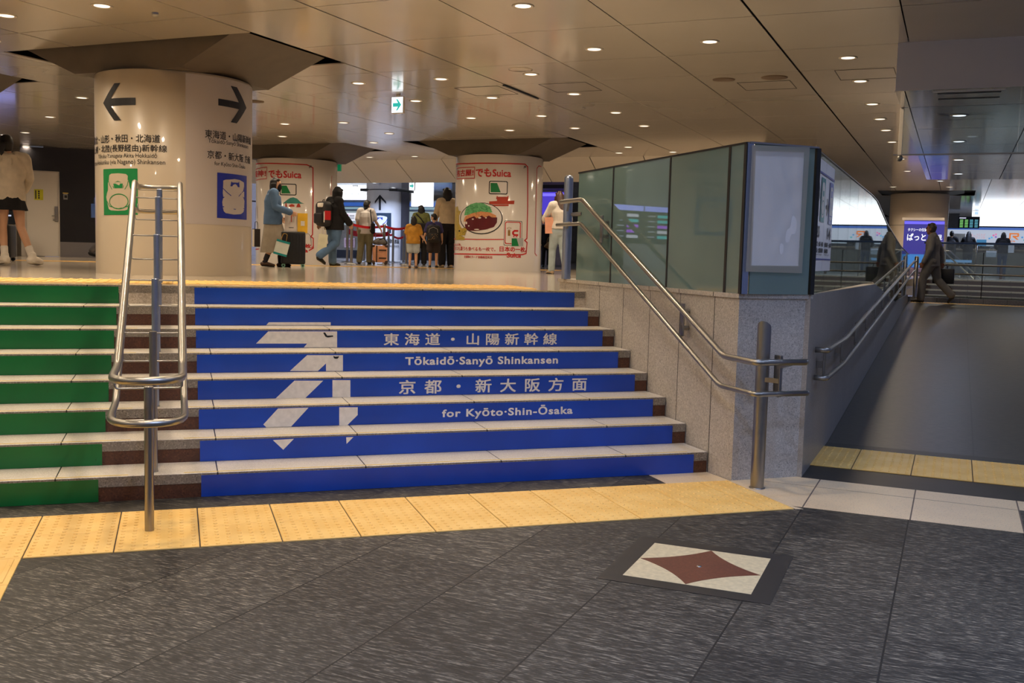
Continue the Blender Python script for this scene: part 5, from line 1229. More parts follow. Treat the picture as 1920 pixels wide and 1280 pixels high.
# glass smoke barrier hanging from the lower ceiling
sm = thing('smoke_barrier', 'clear glass smoke barrier hanging from the low ceiling above the ramp', 'smoke barrier', W(3.372, 6.72, ZL), -GA)
zb_ = on_plane(1691, 291, W(3.4, 6.72), G2).z
for a, b in ((0, 1.11), (1.12, 2.8), (2.81, 4.5)):
    m_ = MB(); m_.box(((a+b)/2, 0, (zb_-ZL)/2), (b-a, .010, ZL-zb_)); m_.build('glass_pane', M_GB, sm, local=True)
m_ = MB(); m_.box((.012, 0, (zb_-ZL)/2), (.04, .03, ZL-zb_), bev=.004); m_.build('edge_strip', M_RING, sm, local=True)
m_ = MB(); m_.box((2.2, 0, zb_-ZL+.004), (4.5, .02, .014)); m_.build('bottom_rail', M_STEEL, sm, local=True)
m_ = MB(); m_.ball((.012, 0, zb_-ZL-.03), .035, 12); m_.build('end_knob', M_STEEL, sm, True, True)

# ------------------------------------------------------------------ people
def remesh(mb, name, m, parent, vox, smooth=3, fac=.5):
    """grow one continuous surface from overlapping closed shells"""
    me = mb.mesh('tmp'); o = link(bpy.data.objects.new('tmp', me))
    r = o.modifiers.new('r', 'REMESH'); r.mode = 'VOXEL'; r.voxel_size = vox
    s_ = o.modifiers.new('s', 'SMOOTH'); s_.factor = fac; s_.iterations = smooth
    bpy.context.view_layer.update()
    nm_ = bpy.data.meshes.new_from_object(o.evaluated_get(bpy.context.evaluated_depsgraph_get()))
    bpy.data.objects.remove(o); bpy.data.meshes.remove(me)
    nm_.name = name; nm_.polygons.foreach_set('use_smooth', [True]*len(nm_.polygons)); nm_.materials.clear(); nm_.materials.append(m)
    q = link(bpy.data.objects.new(name, nm_)); q.parent = parent; return q
V3 = Vector
def person(label, P, face, h, pose=None, top=None, top_mat=None, bottom=None, bottom_mat=None, hair='short', hair_mat=None, shoe_mat=None, sock_mat=None,
           head_yaw=0., head_pitch=0., sleeve=1.0, loose=1.0, hem=.80, girth=1.0, skin=None, mask=None, leg_w=1.0, skirt_hem=.35, vox=.010, group=None):
    """stands at P facing 'face' (radians about Z, 0 = +Y). pose: joints in metres for a 1.70 m body, x right, y forward"""
    k = h/1.70; ch = 1.0
    J = dict(hip=(0, 0, .92), chest=(0, 0, 1.24), neck=(0, 0, 1.43), head=(0, .025, 1.575), sl=(-.165, 0, 1.385), sr=(.165, 0, 1.385),
             el=(-.215, -.03, 1.12), er=(.215, -.03, 1.12), wl=(-.22, .05, .89), wr=(.22, .05, .89),
             kl=(-.095, .02, .49), kr=(.095, .02, .49), al=(-.10, -.02, .085), ar=(.10, -.02, .085), tl=(-.115, .14, .03), tr=(.115, .14, .03))
    J.update(pose or {}); J = {a: V3(b) for a, b in J.items()}
    t = thing('person', label, 'person', P, face, group)
    skin = skin or M_SKIN; g = girth
    def sc(mb): mb.v = [(x*k, y*k, z*k) for x, y, z in mb.v]; return mb
    def torso(mb, e=0.0, z0=0, low=None):
        hp, c, n = J['hip'], J['chest'], J['neck']; low = low if low is not None else hp-V3((0, 0, .06))
        ax = (J['sr']-J['sl']).normalized()
        R = [(low, .155*g+e, .115*g+e*1.1, ax), (hp+V3((0, 0, .04)), .15*g+e, .112*g+e*1.1, ax), (hp.lerp(c, .5), .125*g+e, .095*g+e*1.2, ax), (c, .148*g+e, .108*g+e, ax),
             (c.lerp(n, .6), .15*g+e*.8, .092*g+e*.8, ax), (n-V3((0, 0, .03)), .075+e*.5, .06+e*.5, ax)]
        mb.loft(R, 18, flat0=e > 0)
        for s_ in 'lr': mb.loft([(J['s'+s_].lerp(n, .55), .06+e*.6, .06+e*.6), (J['s'+s_], .062+e*.8, .062+e*.8)], 12)
    def arm(mb, s_, e=0.0, f=1.0, flare=0.0):
        a, b, c = J['s'+s_], J['e'+s_], J['w'+s_]; R = [(a, .056+e, .056+e), (a.lerp(b, .5), .046+e, .046+e)]
        if f <= .5: R[-1] = (a.lerp(b, f*2), .05+e+flare, .05+e+flare); mb.loft(R, 12); return
        R += [(b, .040+e, .040+e)]; q = (f-.5)*2; R += [(b.lerp(c, q*.4), .040+e, .038+e), (b.lerp(c, q), .027+e+flare, .025+e+flare)]; mb.loft(R, 12)
    def leg(mb, s_, e=0.0, f=1.0, wd=1.0):
        hp = J['hip']+V3((-.085 if s_ == 'l' else .085, 0, -.03)); a, b = J['k'+s_], J['a'+s_]
        R = [(hp, .088*g*min(wd, 1.2)+e, .095*g*min(wd, 1.2)+e), (hp.lerp(a, .5), (.072+e)*wd, (.076+e)*wd)]
        if f <= .5: R[-1] = (hp.lerp(a, f*2), .078*wd+e, .080*wd+e); mb.loft(R, 14); return
        R += [(a, (.052+e)*wd, (.056+e)*wd)]; q = (f-.5)*2
        if e == 0: R += [(a.lerp(b, .35), .050, .055)]
        R += [(a.lerp(b, q), .034 if e == 0 else (.045+e)*wd, .038 if e == 0 else (.05+e)*wd)]; mb.loft(R, 14)
    # body: one surface from crown to toes, with face, hands and feet
    b = MB(); torso(b)
    H0 = J['head']; Rm = Matrix.Translation(H0) @ Matrix.Rotation(head_yaw, 4, 'Z') @ Matrix.Rotation(head_pitch, 4, 'X')
    def hd(x, y, z): return Rm @ V3((x, y, z))
    def hx(mb, n0):                            # rotate what was just added about the head
        mb.v[n0:] = [tuple(Rm @ V3(v)) for v in mb.v[n0:]]
    n0 = len(b.v)
    b.loft([((0, .035, -.112), .028, .03), ((0, .028, -.09), .05, .055), ((0, .012, -.05), .064, .082), ((0, 0, 0), .073, .095), ((0, -.004, .05), .073, .094), ((0, -.008, .09), .055, .07), ((0, -.01, .108), .03, .04)], 16)
    b.loft([((0, .085, .012), .010, .012), ((0, .108, -.026), .016, .013)], 10)     # nose
    b.loft([((-.03, .088, -.062), .010, .010, (0, 0, 1)), ((.03, .088, -.062), .010, .010, (0, 0, 1))], 8)   # lips
    for x in (-1, 1):
        b.ball((x*.075, -.008, -.012), (.010, .022, .034), 10); b.ball((x*.030, .088, .028), (.026, .012, .008), 8)
    hx(b, n0)
    b.loft([(J['neck']-V3((0, 0, .05)), .056, .056), (J['neck'].lerp(H0, .55), .050, .053), (hd(0, -.01, -.06), .05, .055)], 12)
    for s_ in 'lr':
        arm(b, s_); leg(b, s_)
        c, e_ = J['w'+s_], J['e'+s_]; d = (c-e_).normalized(); sd = V3((1 if s_ == 'r' else -1, 0, 0)); fw = d.cross(sd)
        fw = fw.normalized() if fw.length > .1 else V3((0, 1, 0)); pal = c+d*.085; ax = fw
        b.loft([(c-d*.02, .024, .020, ax), (c+d*.04, .038, .017, ax), (pal, .040, .014, ax)], 10)
        inw = d.cross(fw); inw = inw*(-1 if inw.dot(sd) > 0 else 1)
        for i, L in enumerate((.062, .072, .068, .052)):                                # four fingers, gently curled
            o = pal+fw*(.030-.020*i); m1 = o+d*L*.5+inw*.008; m2 = m1+d*L*.36+inw*.024
            b.loft([(o-d*.01, .0105, .0105), (m1, .0098, .0098), (m2, .008, .008)], 8)
        o = c+d*.035+fw*.032; b.loft([(o, .012, .012), (o+fw*.022+d*.03+inw*.01, .0105, .0105), (o+fw*.024+d*.058+inw*.02, .009, .009)], 8)   # thumb from the side
        a, tt = J['a'+s_], J['t'+s_]; b.loft([(a+V3((0, 0, .03)), .036, .04), (a.lerp(tt, .15)-V3((0, 0, .03)), .036, .036, (1, 0, 0)), (a.lerp(tt, .65)-V3((0, 0, .01)), .042, .030), (tt, .036, .022)], 10)
    body = remesh(sc(b), 'body', skin, t, vox*.8, 2)
    for x in (-1, 1):
        e_ = MB(); n0 = 0; e_.ball((x*.030, .090, .010), (.011, .007, .006), 8); hx(e_, 0); sc(e_).build('eye', M_HAIR, t, True, True)
    # clothing follows the body
    if bottom in ('trousers', 'shorts'):
        m_ = MB(); hp = J['hip']; m_.loft([(hp+V3((0, 0, -.07)), .165*g, .135*g), (hp+V3((0, 0, .10)), .150*g, .122*g)], 18)
        for s_ in 'lr': leg(m_, s_, .016, 1.0 if bottom == 'trousers' else .42, leg_w)
        remesh(sc(m_), bottom, bottom_mat, t, vox, 4)
    elif bottom == 'skirt':
        m_ = MB(); hp = J['hip']; dx = (J['kl']+J['kr'])/2-V3((0, 0, .49)); lowp = V3((hp.x+dx.x*.6, hp.y+dx.y*.6, skirt_hem)); spread = abs(J['al'].y-J['ar'].y)*.35*(.9-skirt_hem)
        n = 36; vs = []; fs = []; L = [(hp+V3((0, 0, .12)), .135*g, .11*g, 0), (hp, .165*g, .14*g, .0), (hp.lerp(lowp, .5), .186*g, .165*g+spread*.5, .004), (lowp, .215*g*(1 if skirt_hem < .6 else .98), .19*g+spread, .016)]
        for (c, a, bb, q) in L:
            for j in range(n): an = 2*PI*j/n; w_ = q*math.sin(9*an); vs.append((c.x+(a+w_)*math.cos(an), c.y+(bb+w_)*math.sin(an), c.z))
        for i in range(3):
            for j in range(n): fs.append((i*n+j, i*n+(j+1) % n, (i+1)*n+(j+1) % n, (i+1)*n+j))
        fs.append(tuple(range(n))[::-1]); m_.add(vs, fs); sc(m_).build('skirt', bottom_mat, t, True, True)
    if top:
        m_ = MB(); e = .020*loose; low = V3((J['hip'].x, J['hip'].y, hem))
        torso(m_, e, 0, low)
        for s_ in 'lr': arm(m_, s_, .012+.008*loose, sleeve, .004*loose)
        if top == 'hoodie': m_.loft([(J['neck']+V3((-.07, -.07, -.02)), .04, .05), (J['neck']+V3((0, -.115, -.06)), .09, .045), (J['neck']+V3((.07, -.07, -.02)), .04, .05)], 12); m_.loft([(J['neck']+V3((0, -.11, -.02)), .085, .04), (J['neck']+V3((0, -.13, -.17)), .06, .03)], 12)
        if top == 'hood_up': pass
        if top == 'jacket': m_.loft([(J['neck']+V3((0, -.02, -.02)), .075, .07), (J['neck']+V3((0, -.02, .035)), .066, .064)], 14)
        remesh(sc(m_), {'hoodie': 'hoodie', 'hood_up': 'hoodie', 'jacket': 'jacket'}.get(top, 'shirt'), top_mat, t, vox, 4)
    m_ = MB(); n0 = 0; hm = hair_mat or M_HAIR
    m_.loft([((0, -.022, -.03), .079, .082), ((0, -.016, .03), .083, .092), ((0, -.010, .068), .075, .088), ((0, -.012, .094), .052, .064)], 16)
    m_.loft([((-.05, .055, .075), .03, .03), ((.05, .055, .075), .03, .03)], 10)
    if hair in ('bob', 'bob_big'):
        q = 1.12 if hair == 'bob_big' else 1.0
        m_.loft([((0, -.055, -.15*q), .088*q, .058), ((0, -.04, -.06), .090*q, .078), ((0, -.02, .04), .086, .09)], 16)
        for x in (-1, 1): m_.loft([((x*.082*q, -.03, -.13*q), .02, .045), ((x*.082, -.03, 0), .02, .05)], 10)
    elif hair == 'long':
        m_.loft([((0, -.185, -.46), .06, .03), ((0, -.175, -.27), .085, .045), ((0, -.09, -.09), .09, .07), ((0, -.02, .03), .085, .09)], 16)
        for x in (-1, 1): m_.loft([((x*.085, -.02, -.3), .025, .03), ((x*.082, .0, 0), .02, .06)], 10)
    elif hair == 'ponytail':
        m_.loft([((-.05, -.10, .02), .03, .03), ((-.085, -.10, -.10), .035, .04), ((-.085, -.07, -.26), .02, .025)], 12)
        m_.loft([((0, -.02, .02), .088, .098), ((0, -.01, .075), .08, .092)], 16); m_.loft([((0, .10, .05), .06, .012), ((0, .14, .04), .045, .008)], 12)
    elif hair == 'bun':
        m_.loft([((0, -.05, -.10), .055, .05), ((0, -.04, 0), .08, .08)], 14); m_.loft([((0, -.08, -.09), .04, .04), ((0, -.085, -.13), .03, .03)], 12)
    elif hair == 'hood':
        m_.loft([((0, -.05, -.17), .10, .09), ((0, -.035, -.07), .105, .112), ((0, -.03, .03), .104, .12), ((0, -.02, .10), .07, .085)], 18)
    hx(m_, 0); remesh(sc(m_), 'hair' if hair != 'hood' else 'hood', hm, t, vox*.9, 2)
    if mask:
        m_ = MB(); m_.loft([((0, .055, -.11), .042, .045), ((0, .060, -.06), .058, .056), ((0, .07, -.022), .055, .046)], 14); hx(m_, 0); sc(m_).build('mask', mask, t, True, True)
    for s_ in 'lr':
        a, tt = J['a'+s_], J['t'+s_]
        if sock_mat: m_ = MB(); m_.loft([(a+V3((0, 0, -.02)), .044, .046), (a+(J['k'+s_]-a)*.32, .047, .052)], 14); sc(m_).build('sock', sock_mat, t, True, True)
        if shoe_mat:
            fat = 1.35 if sock_mat and 'white' in shoe_mat.name else 1.0
            d = (tt-a); d.z = 0; m_ = MB(); hl = a-d*.30; hl.z = a.z-.045; mid = a.lerp(tt, .5); mid.z = (a.z-.045+tt.z)/2+.012; te = tt+d*.12
            m_.loft([(hl, .040*fat, .040*fat), (a-V3((0, 0, .035)), .044*fat, .045*fat), (mid, .048*fat, .034*fat), (te, .044*fat, .026*fat)], 14)
            if fat > 1: m_.loft([(a+V3((0, 0, .03)), .05, .055), (a-V3((0, 0, .03)), .055, .06)], 12)
            o = remesh(sc(m_), 'shoe', shoe_mat, t, vox*.8, 2)
            m_ = MB(); sz = min(a.z-.075, tt.z-.02); sl_ = [V3((hl.x, hl.y, a.z-.078)), V3((mid.x, mid.y, (a.z-.078+tt.z-.028)/2)), V3((te.x, te.y, tt.z-.026))]
            m_.loft([(p, .046*fat, .012) for p in sl_], 10); sc(m_).build('sole', M_FRAME if fat == 1 else pm('sole_white', S(210, 202, 190), .6), o, True, True)
    t['k'] = 1; del t['k']; return t, k
def ground(x, y, z=H, D=None):
    P = on_z(x, y, z) if D is None else depth(x, y, D); P.z = z; return P
def face_px(deg, P):                            # heading measured from straight away from the camera; + = to the picture's right
    d = math.atan2(P.x-CAM.x, P.y-CAM.y); return -(d+math.radians(deg))
def lp(t, x, y, z, k=1.0):                      # a point given in a person's own metres
    return mat_of(t) @ V3((x*k, y*k, z*k))
C = lambda n, r, g, b, ro=.8, **q: pm(n, S(r, g, b), ro, 0, .3, q.get('var', .12), q.get('vs', 9), bmp=.15)
WHITEC, BLACKC, DENIM, DENIML = C('cloth_cream', 204, 190, 168), C('cloth_black', 24, 22, 24), C('denim', 84, 112, 146), C('denim_light', 168, 182, 188)
NAVYC, OLIVE, OLIVEP, SATIN = C('cloth_navy', 62, 58, 104), C('cloth_olive', 96, 98, 54), C('trousers_olive', 120, 114, 88), C('satin_gray', 158, 148, 132, .4)
BEIGE, TEEW, YELT, SHORTSW = C('cloth_beige', 204, 184, 152), C('tee_white', 206, 200, 196), C('tee_mustard', 178, 126, 44, var=.3), C('shorts_pale', 172, 178, 180)
SUIT, SHIRTW, SHOEB = C('suit_gray', 122, 120, 118), C('shirt_white', 214, 210, 206), pm('shoe_black', S(26, 24, 24), .4)
SHOEW, SOCKW, SHOET = pm('shoe_white_chunky', S(228, 218, 202), .6), C('sock_white', 226, 218, 206), pm('shoe_tan', S(176, 154, 126), .6)
SHOEBR = pm('shoe_brown', S(74, 50, 36), .5); SOCKB = C('sock_black', 34, 32, 40)
stand = dict()
step_ = dict(kl=(-.09, .16, .50), al=(-.09, .20, .09), tl=(-.10, .36, .04), kr=(.09, -.02, .48), ar=(.09, -.30, .18), tr=(.10, -.16, .06))
# the woman at the picture's edge
P = ground(24, 497.5)
w1, k1 = person('woman from behind in a cream hoodie, black mini skirt and chunky white shoes', P, face_px(-14, P), 1.70,
    dict(hip=(-.02, 0, .95), neck=(-.03, .02, 1.43), head=(-.05, .04, 1.56), kl=(-.11, .02, .50), al=(-.10, -.02, .12), tl=(-.13, .11, .045), kr=(.10, -.02, .50), ar=(.21, -.12, .12), tr=(.31, -.05, .045), hiplift=(0, 0, 0), el=(-.25, -.02, 1.12), wl=(-.27, .04, .90), er=(.23, .06, 1.14), wr=(.20, .20, 1.0)),
    'hoodie', WHITEC, 'skirt', BLACKC, 'ponytail', None, SHOEW, SOCKW, 0, .05, 1.0, 2.0, .84, 1.0, skirt_hem=.72, vox=.010)
bp0 = lp(w1, -.30, .06, .86)
def paper_bag(P, wd, dp_, ht, rz, m, label, handles=True, hm=None, tilt=0.0, name='paper_bag', extra=None, cat='bag'):
    t = thing(name, label, cat, P, rz); t.rotation_euler = (0, tilt, rz)
    m_ = MB(); a, b_, c = wd/2, dp_/2, ht
    vs = [(-a, -b_, 0), (a, -b_, 0), (a, b_, 0), (-a, b_, 0), (-a, -b_*.8, c), (a, -b_*.8, c), (a, b_*.8, c), (-a, b_*.8, c), (-a*.97, 0, c*.5), (a*.97, 0, c*.5)]
    m_.add(vs, [(3, 2, 1, 0), (0, 1, 5, 4), (2, 3, 7, 6), (1, 2, 9), (2, 6, 9), (6, 5, 9), (5, 1, 9), (3, 0, 8), (0, 4, 8), (4, 7, 8), (7, 3, 8)]); m_.build('body', m, t, local=True)
    if handles:
        for s_ in (-1, 1): m_ = MB(); m_.tube(bend([(-a*.4, s_*b_*.7, c-.01), (-a*.3, s_*b_*.3, c+.12), (a*.3, s_*b_*.3, c+.12), (a*.4, s_*b_*.7, c-.01)], .03), .005, 8); m_.build('handle', hm or m, t, True, True)
    if extra:
        for (u0, v0, u1, v1, mm, nm_) in extra:
            m_ = MB(); f_ = lambda v: -(b_*(1-.2*v/c))-.003
            m_.add([(u0, f_(v0), v0), (u1, f_(v0), v0), (u1, f_(v1), v1), (u0, f_(v1), v1)], [(0, 1, 2, 3)]); m_.build(nm_, mm, t, local=True)
    return t
paper_bag(bp0-V3((.02, .05, .40)), .30, .14, .34, 0, pm('bag_offwhite', S(214, 206, 192), .6), 'off-white carrier bag with a brown base in the hand of the hoodie woman', True, None, .08, 'carrier_bag', [(-.12, .03, .12, .14, C('bag_brown', 104, 60, 28), 'brown_panel')])
def suitcase(P, wd, dp_, ht, rz, m, label, trim=None, wheel=None, straps=False):
    t = thing('suitcase', label, 'suitcase', P, rz)
    m_ = MB(); m_.box((0, 0, ht/2+.055), (wd, dp_, ht), bev=.03, seg=3); sh_ = m_.build('shell', m, t, True, True, angle=40)
    m_ = MB()
    for i in range(7): m_.box((-wd*.38+wd*.76*i/6, -dp_/2-.001, ht/2+.055), (.012, .006, ht*.82), bev=.002, seg=1)
    m_.build('ribs', m, sh_, local=True)
    m_ = MB(); m_.tube(bend([(-.10, dp_*.25, ht+.05), (-.10, dp_*.25, ht+.32), (.10, dp_*.25, ht+.32), (.10, dp_*.25, ht+.05)], .03), .009, 8); m_.build('pull_handle', M_STEELD, t, True, True)
    for x in (-1, 1):
        for y in (-1, 1):
            m_ = MB(); c_ = (x*wd*.40, y*dp_*.36, .032); m_.tube([(c_[0]-.016, c_[1], .032), (c_[0]+.016, c_[1], .032)] if False else [(c_[0], c_[1]-.016, .032), (c_[0], c_[1]+.016, .032)], .032, 16); m_.build('wheel', wheel or M_FRAME, t, True, True, angle=50)
            m_ = MB(); m_.tube([(c_[0], c_[1]-.019, .032), (c_[0], c_[1]+.019, .032)], .015, 12); m_.box((c_[0], c_[1], .06), (.03, .03, .03)); m_.build('caster_fork', trim or M_FRAME, t, local=True)
    if straps:
        for z in (.25, .72):
            m_ = MB(); m_.box((.06, -dp_/2-.006, .055+ht*z), (wd*.5, .01, .035)); m_.build('strap', SHOEBR, t, local=True)
        m_ = MB(); m_.box((-wd*.22, -dp_/2-.004, .055+ht*.5), (.03, .01, ht)); m_.build('strap', SHOEBR, t, local=True)
        for x in (-1, 1):
            for z in (.04, .96): m_ = MB(); m_.box((x*wd*.44, 0, .055+ht*z), (.07, dp_+.012, .06), bev=.015); m_.build('corner_guard', SHOEBR, t, local=True)
    return t
suitcase(ground(0, 489), .42, .26, .52, -.2, pm('case_black_matte', S(22, 22, 24), .5), 'black suitcase cut off by the picture edge at the hoodie woman\'s feet')
# the woman in the denim jacket, walking to the right
P = ground(511, 500.2)
fa = face_px(84, P)
w2, k2 = person('woman in a blue denim jacket and gray satin skirt wheeling a black suitcase', P, fa, 1.50,
    dict(neck=(0, .02, 1.42), head=(0, .05, 1.565), kl=(-.09, .14, .50), al=(-.09, .16, .08), tl=(-.10, .32, .03), kr=(.09, .02, .49), ar=(.09, -.16, .10), tr=(.10, .0, .03), er=(.24, .02, 1.13), wr=(.20, .30, 1.04), el=(-.22, -.02, 1.12), wl=(-.22, .16, .95)),
    'jacket', DENIM, 'skirt', SATIN, 'bob', None, SHOEBR, SOCKB, -.25, 0, 1.0, 2.3, .80, 1.08, mask=BLACKC, skirt_hem=.27)
vd = (P-CAM); vd.z = 0; vd = vd.normalized(); vr = V3((vd.y, -vd.x, 0)); rzc = math.atan2(vr.y, vr.x)
sP = ground(548.5, 500); sP = P+vr*((548.5-511)*(P-CAM).dot(FW)/FPX)
s1 = suitcase(sP, .40, .28, .545, rzc, pm('case_black', S(24, 26, 30), .45), 'black suitcase with mint-green wheels carrying a white and a yellow box bag', None, pm('wheel_mint', S(130, 190, 170), .5))
z1 = .60
paper_bag(sP+vr*-.035+V3((0, 0, z1)), .21, .16, .35, rzc, pm('bag_white', S(224, 214, 206), .6), 'tall white paper box bag standing on the black suitcase', False, None, 0, 'paper_bag', [(-.004, .16, .008, .27, M_RED, 'red_characters'), (-.04, .06, .04, .07, M_DGRAY, 'gray_dots')])
paper_bag(sP+vr*.15+vd*-.02+V3((0, 0, z1-.02)), .165, .15, .33, rzc, pm('bag_yellow', S(240, 190, 50), .5), 'yellow gift bag with a white emblem next to the white box bag on the suitcase', False, None, 0, 'paper_bag', [(-.03, .12, .035, .20, M_WPRINT, 'emblem')])
hp2 = lp(w2, .16, .28, .98, k2)
paper_bag(P+vr*.115-vd*.22+V3((0, 0, .20)), .22, .08, .25, rzc, pm('bag_pale', S(214, 222, 214), .6), 'white and turquoise carrier bag hanging in front of the satin skirt', True, C('handle_tan', 190, 150, 80), .25, 'carrier_bag', [(-.11, .0, .11, .035, TEAL, 'turquoise_band'), (-.11, .215, .11, .25, TEAL, 'turquoise_band')])
paper_bag(P-vr*.27+vd*.15+V3((0, 0, .33)), .13, .08, .30, rzc, pm('bag_dark', S(44, 36, 34), .6), 'dark and cream carrier bag behind the woman in the denim jacket', True, None, 0, 'carrier_bag', [(-.065, 0, -.03, .29, M_WHITEP, 'cream_edge')])
# black hoodie with a backpack
P = ground(626, 499)
w3, k3 = person('walker in a black hoodie and wide blue jeans with a big black backpack', P, face_px(58, P), 1.50,
    dict(hip=(0, 0, .92), neck=(0, .06, 1.42), head=(0, .10, 1.56), kl=(-.09, .02, .48), al=(-.09, .02, .085), tl=(-.10, .18, .03), kr=(.09, -.02, .50), ar=(.09, -.42, .22), tr=(.09, -.30, .07), er=(.22, .06, 1.14), wr=(.22, .24, .93), el=(-.22, -.1, 1.13), wl=(-.22, -.22, .92)),
    'hood_up', BLACKC, 'trousers', DENIM, 'hood', BLACKC, SHOEB, None, .1, 0, 1.0, 3.3, .78, 1.12, leg_w=1.35)
def backpack(t, k, label, m, wd=.30, ht=.42, dp_=.17, z=1.12, extra=None, strapm=None):
    b_ = thing('backpack', label, 'backpack', mat_of(t) @ V3((0, -(.14*k+dp_/2), z*k)), t.rotation_euler[2])
    m_ = MB(); m_.box((0, 0, 0), (wd, dp_, ht), bev=min(dp_, wd)*.38, seg=4); m_.build('body', m, b_, True, True)
    m_ = MB(); m_.box((0, -dp_*.52, -ht*.18), (wd*.74, dp_*.34, ht*.42), bev=dp_*.14, seg=3); m_.build('pocket', (extra or m), b_, True, True)
    for s_ in (-1, 1):
        m_ = MB(); m_.tube(bend([(s_*wd*.3, dp_*.5, ht*.42), (s_*wd*.34, dp_*.5+.07*k, ht*.5), (s_*wd*.36, dp_*.5+.22*k, ht*.30), (s_*wd*.36, dp_*.5+.20*k, -ht*.1), (s_*wd*.36, dp_*.45, -ht*.38)], .06), .017, 8); m_.build('strap', strapm or m, b_, True, True)
    m_ = MB(); m_.tube(bend([(-.04, 0, ht*.49), (-.03, 0, ht*.56), (.03, 0, ht*.56), (.04, 0, ht*.49)], .015), .007, 8); m_.build('grab_handle', strapm or m, b_, True, True)
    return b_
bk1 = backpack(w3, k3, 'black backpack with a red pocket and cream flap on the black-hooded walker', pm('pack_black', S(26, 24, 28), .6), .34, .47, .22, 1.11)
m_ = MB(); m_.box((.171, -.02, -.03), (.012, .13, .17), bev=.004); m_.build('red_pocket', M_RED, bk1, local=True)
m_ = MB(); m_.box((.05, -.09, .16), (.16, .08, .08), bev=.02); m_.build('cream_flap', M_WHITEP, bk1, local=True)
m_ = MB(); m_.box((.172, -.095, -.06), (.01, .016, .20)); m_.build('white_print', M_WPRINT, bk1, local=True)
Dk = (P-CAM).dot(FW); vd = (P-CAM); vd.z = 0; vd.normalize(); vr = V3((vd.y, -vd.x, 0)); rzc = math.atan2(vr.y, vr.x)
paper_bag(P+vr*((603-626)*Dk/FPX)-vd*.18+V3((0, 0, .26)), .17, .12, .34, rzc, pm('bag_cream', S(214, 210, 182), .6), 'cream paper bag swinging beside the wide blue jeans of the walker', True, None, .1)
# person in the white tee with the pink suitcase
P = ground(685, 495.5)
w4, k4 = person('person from behind in a white tee and olive trousers holding a pink suitcase', P, face_px(6, P), 1.46,
    dict(head=(.02, .03, 1.56), er=(.24, .06, 1.15), wr=(.36, .16, .96), kl=(-.12, 0, .49), al=(-.16, -.03, .085), tl=(-.17, .1, .03)), 'tee', TEEW, 'trousers', OLIVEP, 'bun', None, SHOEB, None, -.5, 0, .40, 1.8, .80, 1.1, leg_w=1.3)
tb = thing('shoulder_bag', 'black shoulder bag hanging down the side of the white tee', 'bag', lp(w4, .20, -.1, .95, k4), w4.rotation_euler[2])
m_ = MB(); m_.box((0, 0, 0), (.08, .22, .24), bev=.025); m_.build('body', BLACKC, tb, True, True)
m_ = MB(); m_.tube(bend([(-.02, -.06, .1), (-.06, -.07, .40), (-.06, .06, .42), (-.02, .08, .1)], .05), .012, 8); m_.build('strap', BLACKC, tb, True, True)
Dk = (P-CAM).dot(FW); vd = (P-CAM); vd.z = 0; vd.normalize(); vr = V3((vd.y, -vd.x, 0)); rzc = math.atan2(vr.y, vr.x)
sP = P+vr*((711.5-685)*Dk/FPX)-vd*.12
suitcase(sP, .33, .24, .38, rzc, pm('case_pink', S(222, 160, 124), .45), 'pink suitcase with brown straps and corners beside the olive trousers', SHOEBR, SHOEBR, True)
gbg = thing('travel_bag', 'rumpled gray travel bag lying on top of the pink suitcase', 'bag', sP+V3((0, 0, .44)), rzc)
m_ = MB(); m_.loft([((-.13, 0, .06), .05, .08, (0, 0, 1)), ((-.04, 0, .085), .085, .12, (0, 0, 1)), ((.07, 0, .08), .075, .12, (0, 0, 1)), ((.14, 0, .05), .045, .08, (0, 0, 1))], 14); remesh(m_, 'body', C('bag_gray', 112, 108, 106, var=.3), gbg, .012)
m_ = MB(); m_.tube(bend([(-.02, -.1, .12), (.08, -.12, .17), (.16, -.1, .06), (.1, -.13, .0)], .04), .010, 8); m_.build('strap', BLACKC, gbg, True, True)
# the family group by the poster pillar
P = ground(774, 502.6)
w5, k5 = person('small child in a mustard patterned shirt and pale shorts holding hands', P, face_px(4, P), 1.02,
    dict(head=(0, .02, 1.535), neck=(0, 0, 1.36), chest=(0, 0, 1.16), sl=(-.17, 0, 1.31), sr=(.17, 0, 1.31), el=(-.22, .02, 1.08), wl=(-.20, .12, .92), er=(.24, .0, 1.08), wr=(.36, .06, .90)), 'tee', YELT, 'shorts', SHORTSW, 'bob', None, SHOEBR, None, .4, 0, .42, 2.2, .78, 1.2, leg_w=1.35, vox=.009)
w5.children[0]
P = ground(812, 502.3)
w6, k6 = person('older child in a navy shirt with a black backpack, looking to the side', P, face_px(2, P), 1.10,
    dict(head=(0, .02, 1.55), neck=(0, 0, 1.38), sl=(-.17, 0, 1.33), sr=(.17, 0, 1.33), el=(-.24, .0, 1.08), wl=(-.31, .06, .90), er=(.24, .0, 1.08), wr=(.26, .08, .87)), 'tee', NAVYC, 'shorts', C('shorts_dark', 56, 48, 48), 'short', None, SHOEB, None, 1.1, 0, .40, 2.0, .84, 1.1, leg_w=1.45, vox=.009)
bk2 = backpack(w6, k6, 'child\'s black backpack with small coloured dots and a white zip', pm('pack_child', S(22, 22, 26), .6), .27, .34, .15, 1.05)
m_ = MB(); rnd = random.Random(2)
for i in range(16): m_.ball((rnd.uniform(-.09, .09), -.116, rnd.uniform(-.12, -.01)), (.006, .004, .005), 6)
m_.build('dots', C('dot_tan', 190, 150, 90), bk2, local=True)
m_ = MB(); m_.tube([(-.09, -.076, .02), (-.08, -.078, .09), (0, -.08, .13), (.08, -.078, .09), (.09, -.076, .02)], .003, 6); m_.build('zip', M_RING, bk2, True, True)
